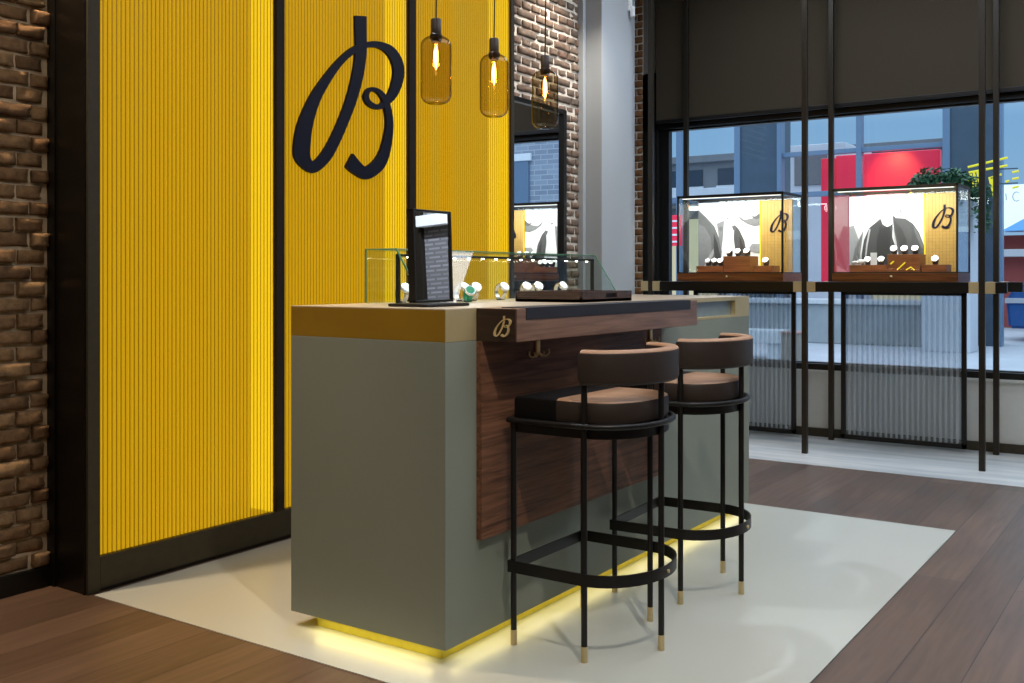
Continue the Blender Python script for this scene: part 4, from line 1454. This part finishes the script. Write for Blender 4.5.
    MB().box((-3.16, 21.76, .62), (2.16, 21.8, .72), .005).build('rub_strip', M['facade_pale'], c)
    for x in (-2.35, 1.3):
        for y in (21.75, 23.3):
            MB().cyl((x + .1, y, GZ + .36), .36, .24, 24, 'y').build('wheel', M['tyre'], c, smooth=True)
    # market stall behind
    kk = thing('market_stall', (-2.2, 28, GZ), 'market stall with white and blue canopy beyond the right window post', 'stall')
    cn = MB()
    cn.mat(M['canopy']).faces([(-5.1, 27, 2.2), (.8, 27, 2.2), (.2, 29.4, 3.55), (-4.4, 29.4, 3.55)], [(0, 1, 2, 3)])
    cn.mat(M['canopy']).faces([(-5.1, 27, 2.2), (-4.4, 29.4, 3.55), (-5.1, 31.8, 2.2)], [(0, 1, 2)])
    cn.mat(M['canopy_blue']).faces([(-4.0, 26.98, 2.24), (-2.9, 26.98, 2.24), (-3.1, 28.2, 2.9)], [(0, 1, 2)])
    cn.build('canopy', None, kk, recalc=False)
    MB().box((-4.9, 27.5, GZ), (.4, 31, 2.15), .01).build('stall_body', M['stall_red'], kk)
    MB().box((-5.0, 27.1, 1.62), (.5, 27.5, 1.80), .01).build('counter_board', M['bench'], kk)
    # brick house, seen from inside only in the tall mirror
    h = thing('brick_house', (6.5, 24.5, GZ), 'blue grey brick house with blue windows reflected in the tall wall mirror', 'house')
    MB().box((1.3, 24.5, GZ), (16, 28, 9)).build('wall', M['ext_brick'], h)
    for i in range(7):
        for z in (.7, 3.0):
            x = 1.6 + i * 1.75
            wv = MB().box((x, 24.43, z), (x + .7, 24.5, z + 1.35), .01).build('window', M['blue_steel'], h)
            MB().box((x - .08, 24.40, z + 1.35), (x + .78, 24.49, z + 1.55), .01).build('lintel', M['canopy'], wv)
outdoors()

# ------------------------------------------------------------------ light
WARM = (255, 226, 190)
NEUT = (255, 246, 234)
COOL = (226, 238, 255)
area('ceiling_fill_near', (-1.0, 0.6, CEIL - .02), (3.5, 1.8), 34, NEUT)  # this and the next two: unseen area lamps added as room fill
area('ceiling_fill_mid', (0.0, 3.6, CEIL - .02), (2.6, 2.6), 74, COOL)
area('ceiling_fill_far', (-1.4, 6.0, CEIL - .02), (3.0, 0.7), 46, COOL)
spot('counter_spot', (-2.6, 2.55, CEIL - .05), (-1.6, 3.3, 0.4), 120, 56, COOL, 0.5, 0.025)
spot('floor_spot', (-0.06, 1.3, CEIL - .05), (-1.5, 3.1, 0.3), 190, 50, NEUT, 0.5, 0.025)
spot('far_spot', (-0.9, 4.6, CEIL - .05), (-1.3, 4.3, 0), 40, 60, NEUT, 0.6, 0.03)
spot('brick_spot', (-3.46, 1.80, CEIL - .05), (-3.55, 1.80, 0.6), 260, 80, WARM, 0.6, 0.03)
spot('mirror_wall_spot', (-3.1, 5.6, CEIL - .05), (-3.55, 5.6, 1.2), 85, 80, NEUT, 0.7, 0.03)
spot('column_fill', (0.9, 5.4, CEIL - .05), (1.7, 7.2, 1.6), 420, 70, COOL, 0.8, 0.05)  # unseen lamp added to brighten the wall reflected in the table mirror
spot('pillar_spot_light', (-2.6, 6.2, CEIL - .05), (-3.38, 6.3, 1.4), 28, 80, COOL, 0.9, 0.1)
for y in (2.768, 3.118, 3.477):
    point('bulb_light', (-2.2, y, 1.905), 1.2, (255, 176, 84), 0.012)
# window daylight pouring in is the sky itself
for xa, xb in ((-3.07, -2.301), (-1.976, -1.216)):
    area('showcase_light', ((xa + xb) / 2, 6.68, 1.69), (xb - xa - .08, 0.1), 4.4, (255, 253, 248), (math.radians(38), 0, 0))
area('vitrine_light', (-2.285, 3.32, 1.214), (0.02, 1.2), 1.1, (255, 248, 232))
# LED line below the counter body
area('base_light_front', (CX1 - 0.022, (CY0 + CY1) / 2, ZB - .004), (0.03, CY1 - CY0 - .12), 1.05, (255, 236, 160), (0, math.radians(-35), 0))
area('base_light_end', ((CX0 + CX1) / 2 + .01, CY0 + 0.02, ZB - .004), (CX1 - CX0 - .16, 0.03), 0.34, (255, 236, 160), (math.radians(-35), 0, 0))

w = bpy.data.worlds.new('sky')
scene.world = w
w.use_nodes = True
nt = w.node_tree
nt.nodes.clear()
bg = N(nt, 'ShaderNodeBackground')
wo = N(nt, 'ShaderNodeOutputWorld')
tc = N(nt, 'ShaderNodeTexCoord')
sp = N(nt, 'ShaderNodeSeparateXYZ')
rp = N(nt, 'ShaderNodeValToRGB')
rp.color_ramp.elements[0].position = 0.0
rp.color_ramp.elements[0].color = lin((180, 212, 236))
rp.color_ramp.elements[1].position = 0.14
rp.color_ramp.elements[1].color = lin((160, 200, 232))
e3 = rp.color_ramp.elements.new(0.45)
e3.color = (2.3, 2.45, 2.6, 1)
nt.links.new(tc.outputs['Generated'], sp.inputs[0])
nt.links.new(sp.outputs['Z'], rp.inputs['Fac'])
nt.links.new(rp.outputs['Color'], bg.inputs['Color'])
bg.inputs['Strength'].default_value = 0.9
nt.links.new(bg.outputs[0], wo.inputs[0])

# ------------------------------------------------------------------ camera
cd = bpy.data.cameras.new('camera')
cam = bpy.data.objects.new('camera', cd)
COL.objects.link(cam)
cam.location = (0, 0, 1.15)
cam.rotation_euler = (PI / 2, 0, math.radians(34.19))
cd.sensor_width = 36
cd.lens = 1013.6 / 1024 * 36
cd.shift_y = -(341.5 - 276.0) / 1024
cd.clip_start = 0.05
cd.clip_end = 200
scene.camera = cam
scene.view_settings.view_transform = 'Standard'
scene.view_settings.look = 'None'
scene.view_settings.exposure = 0.0
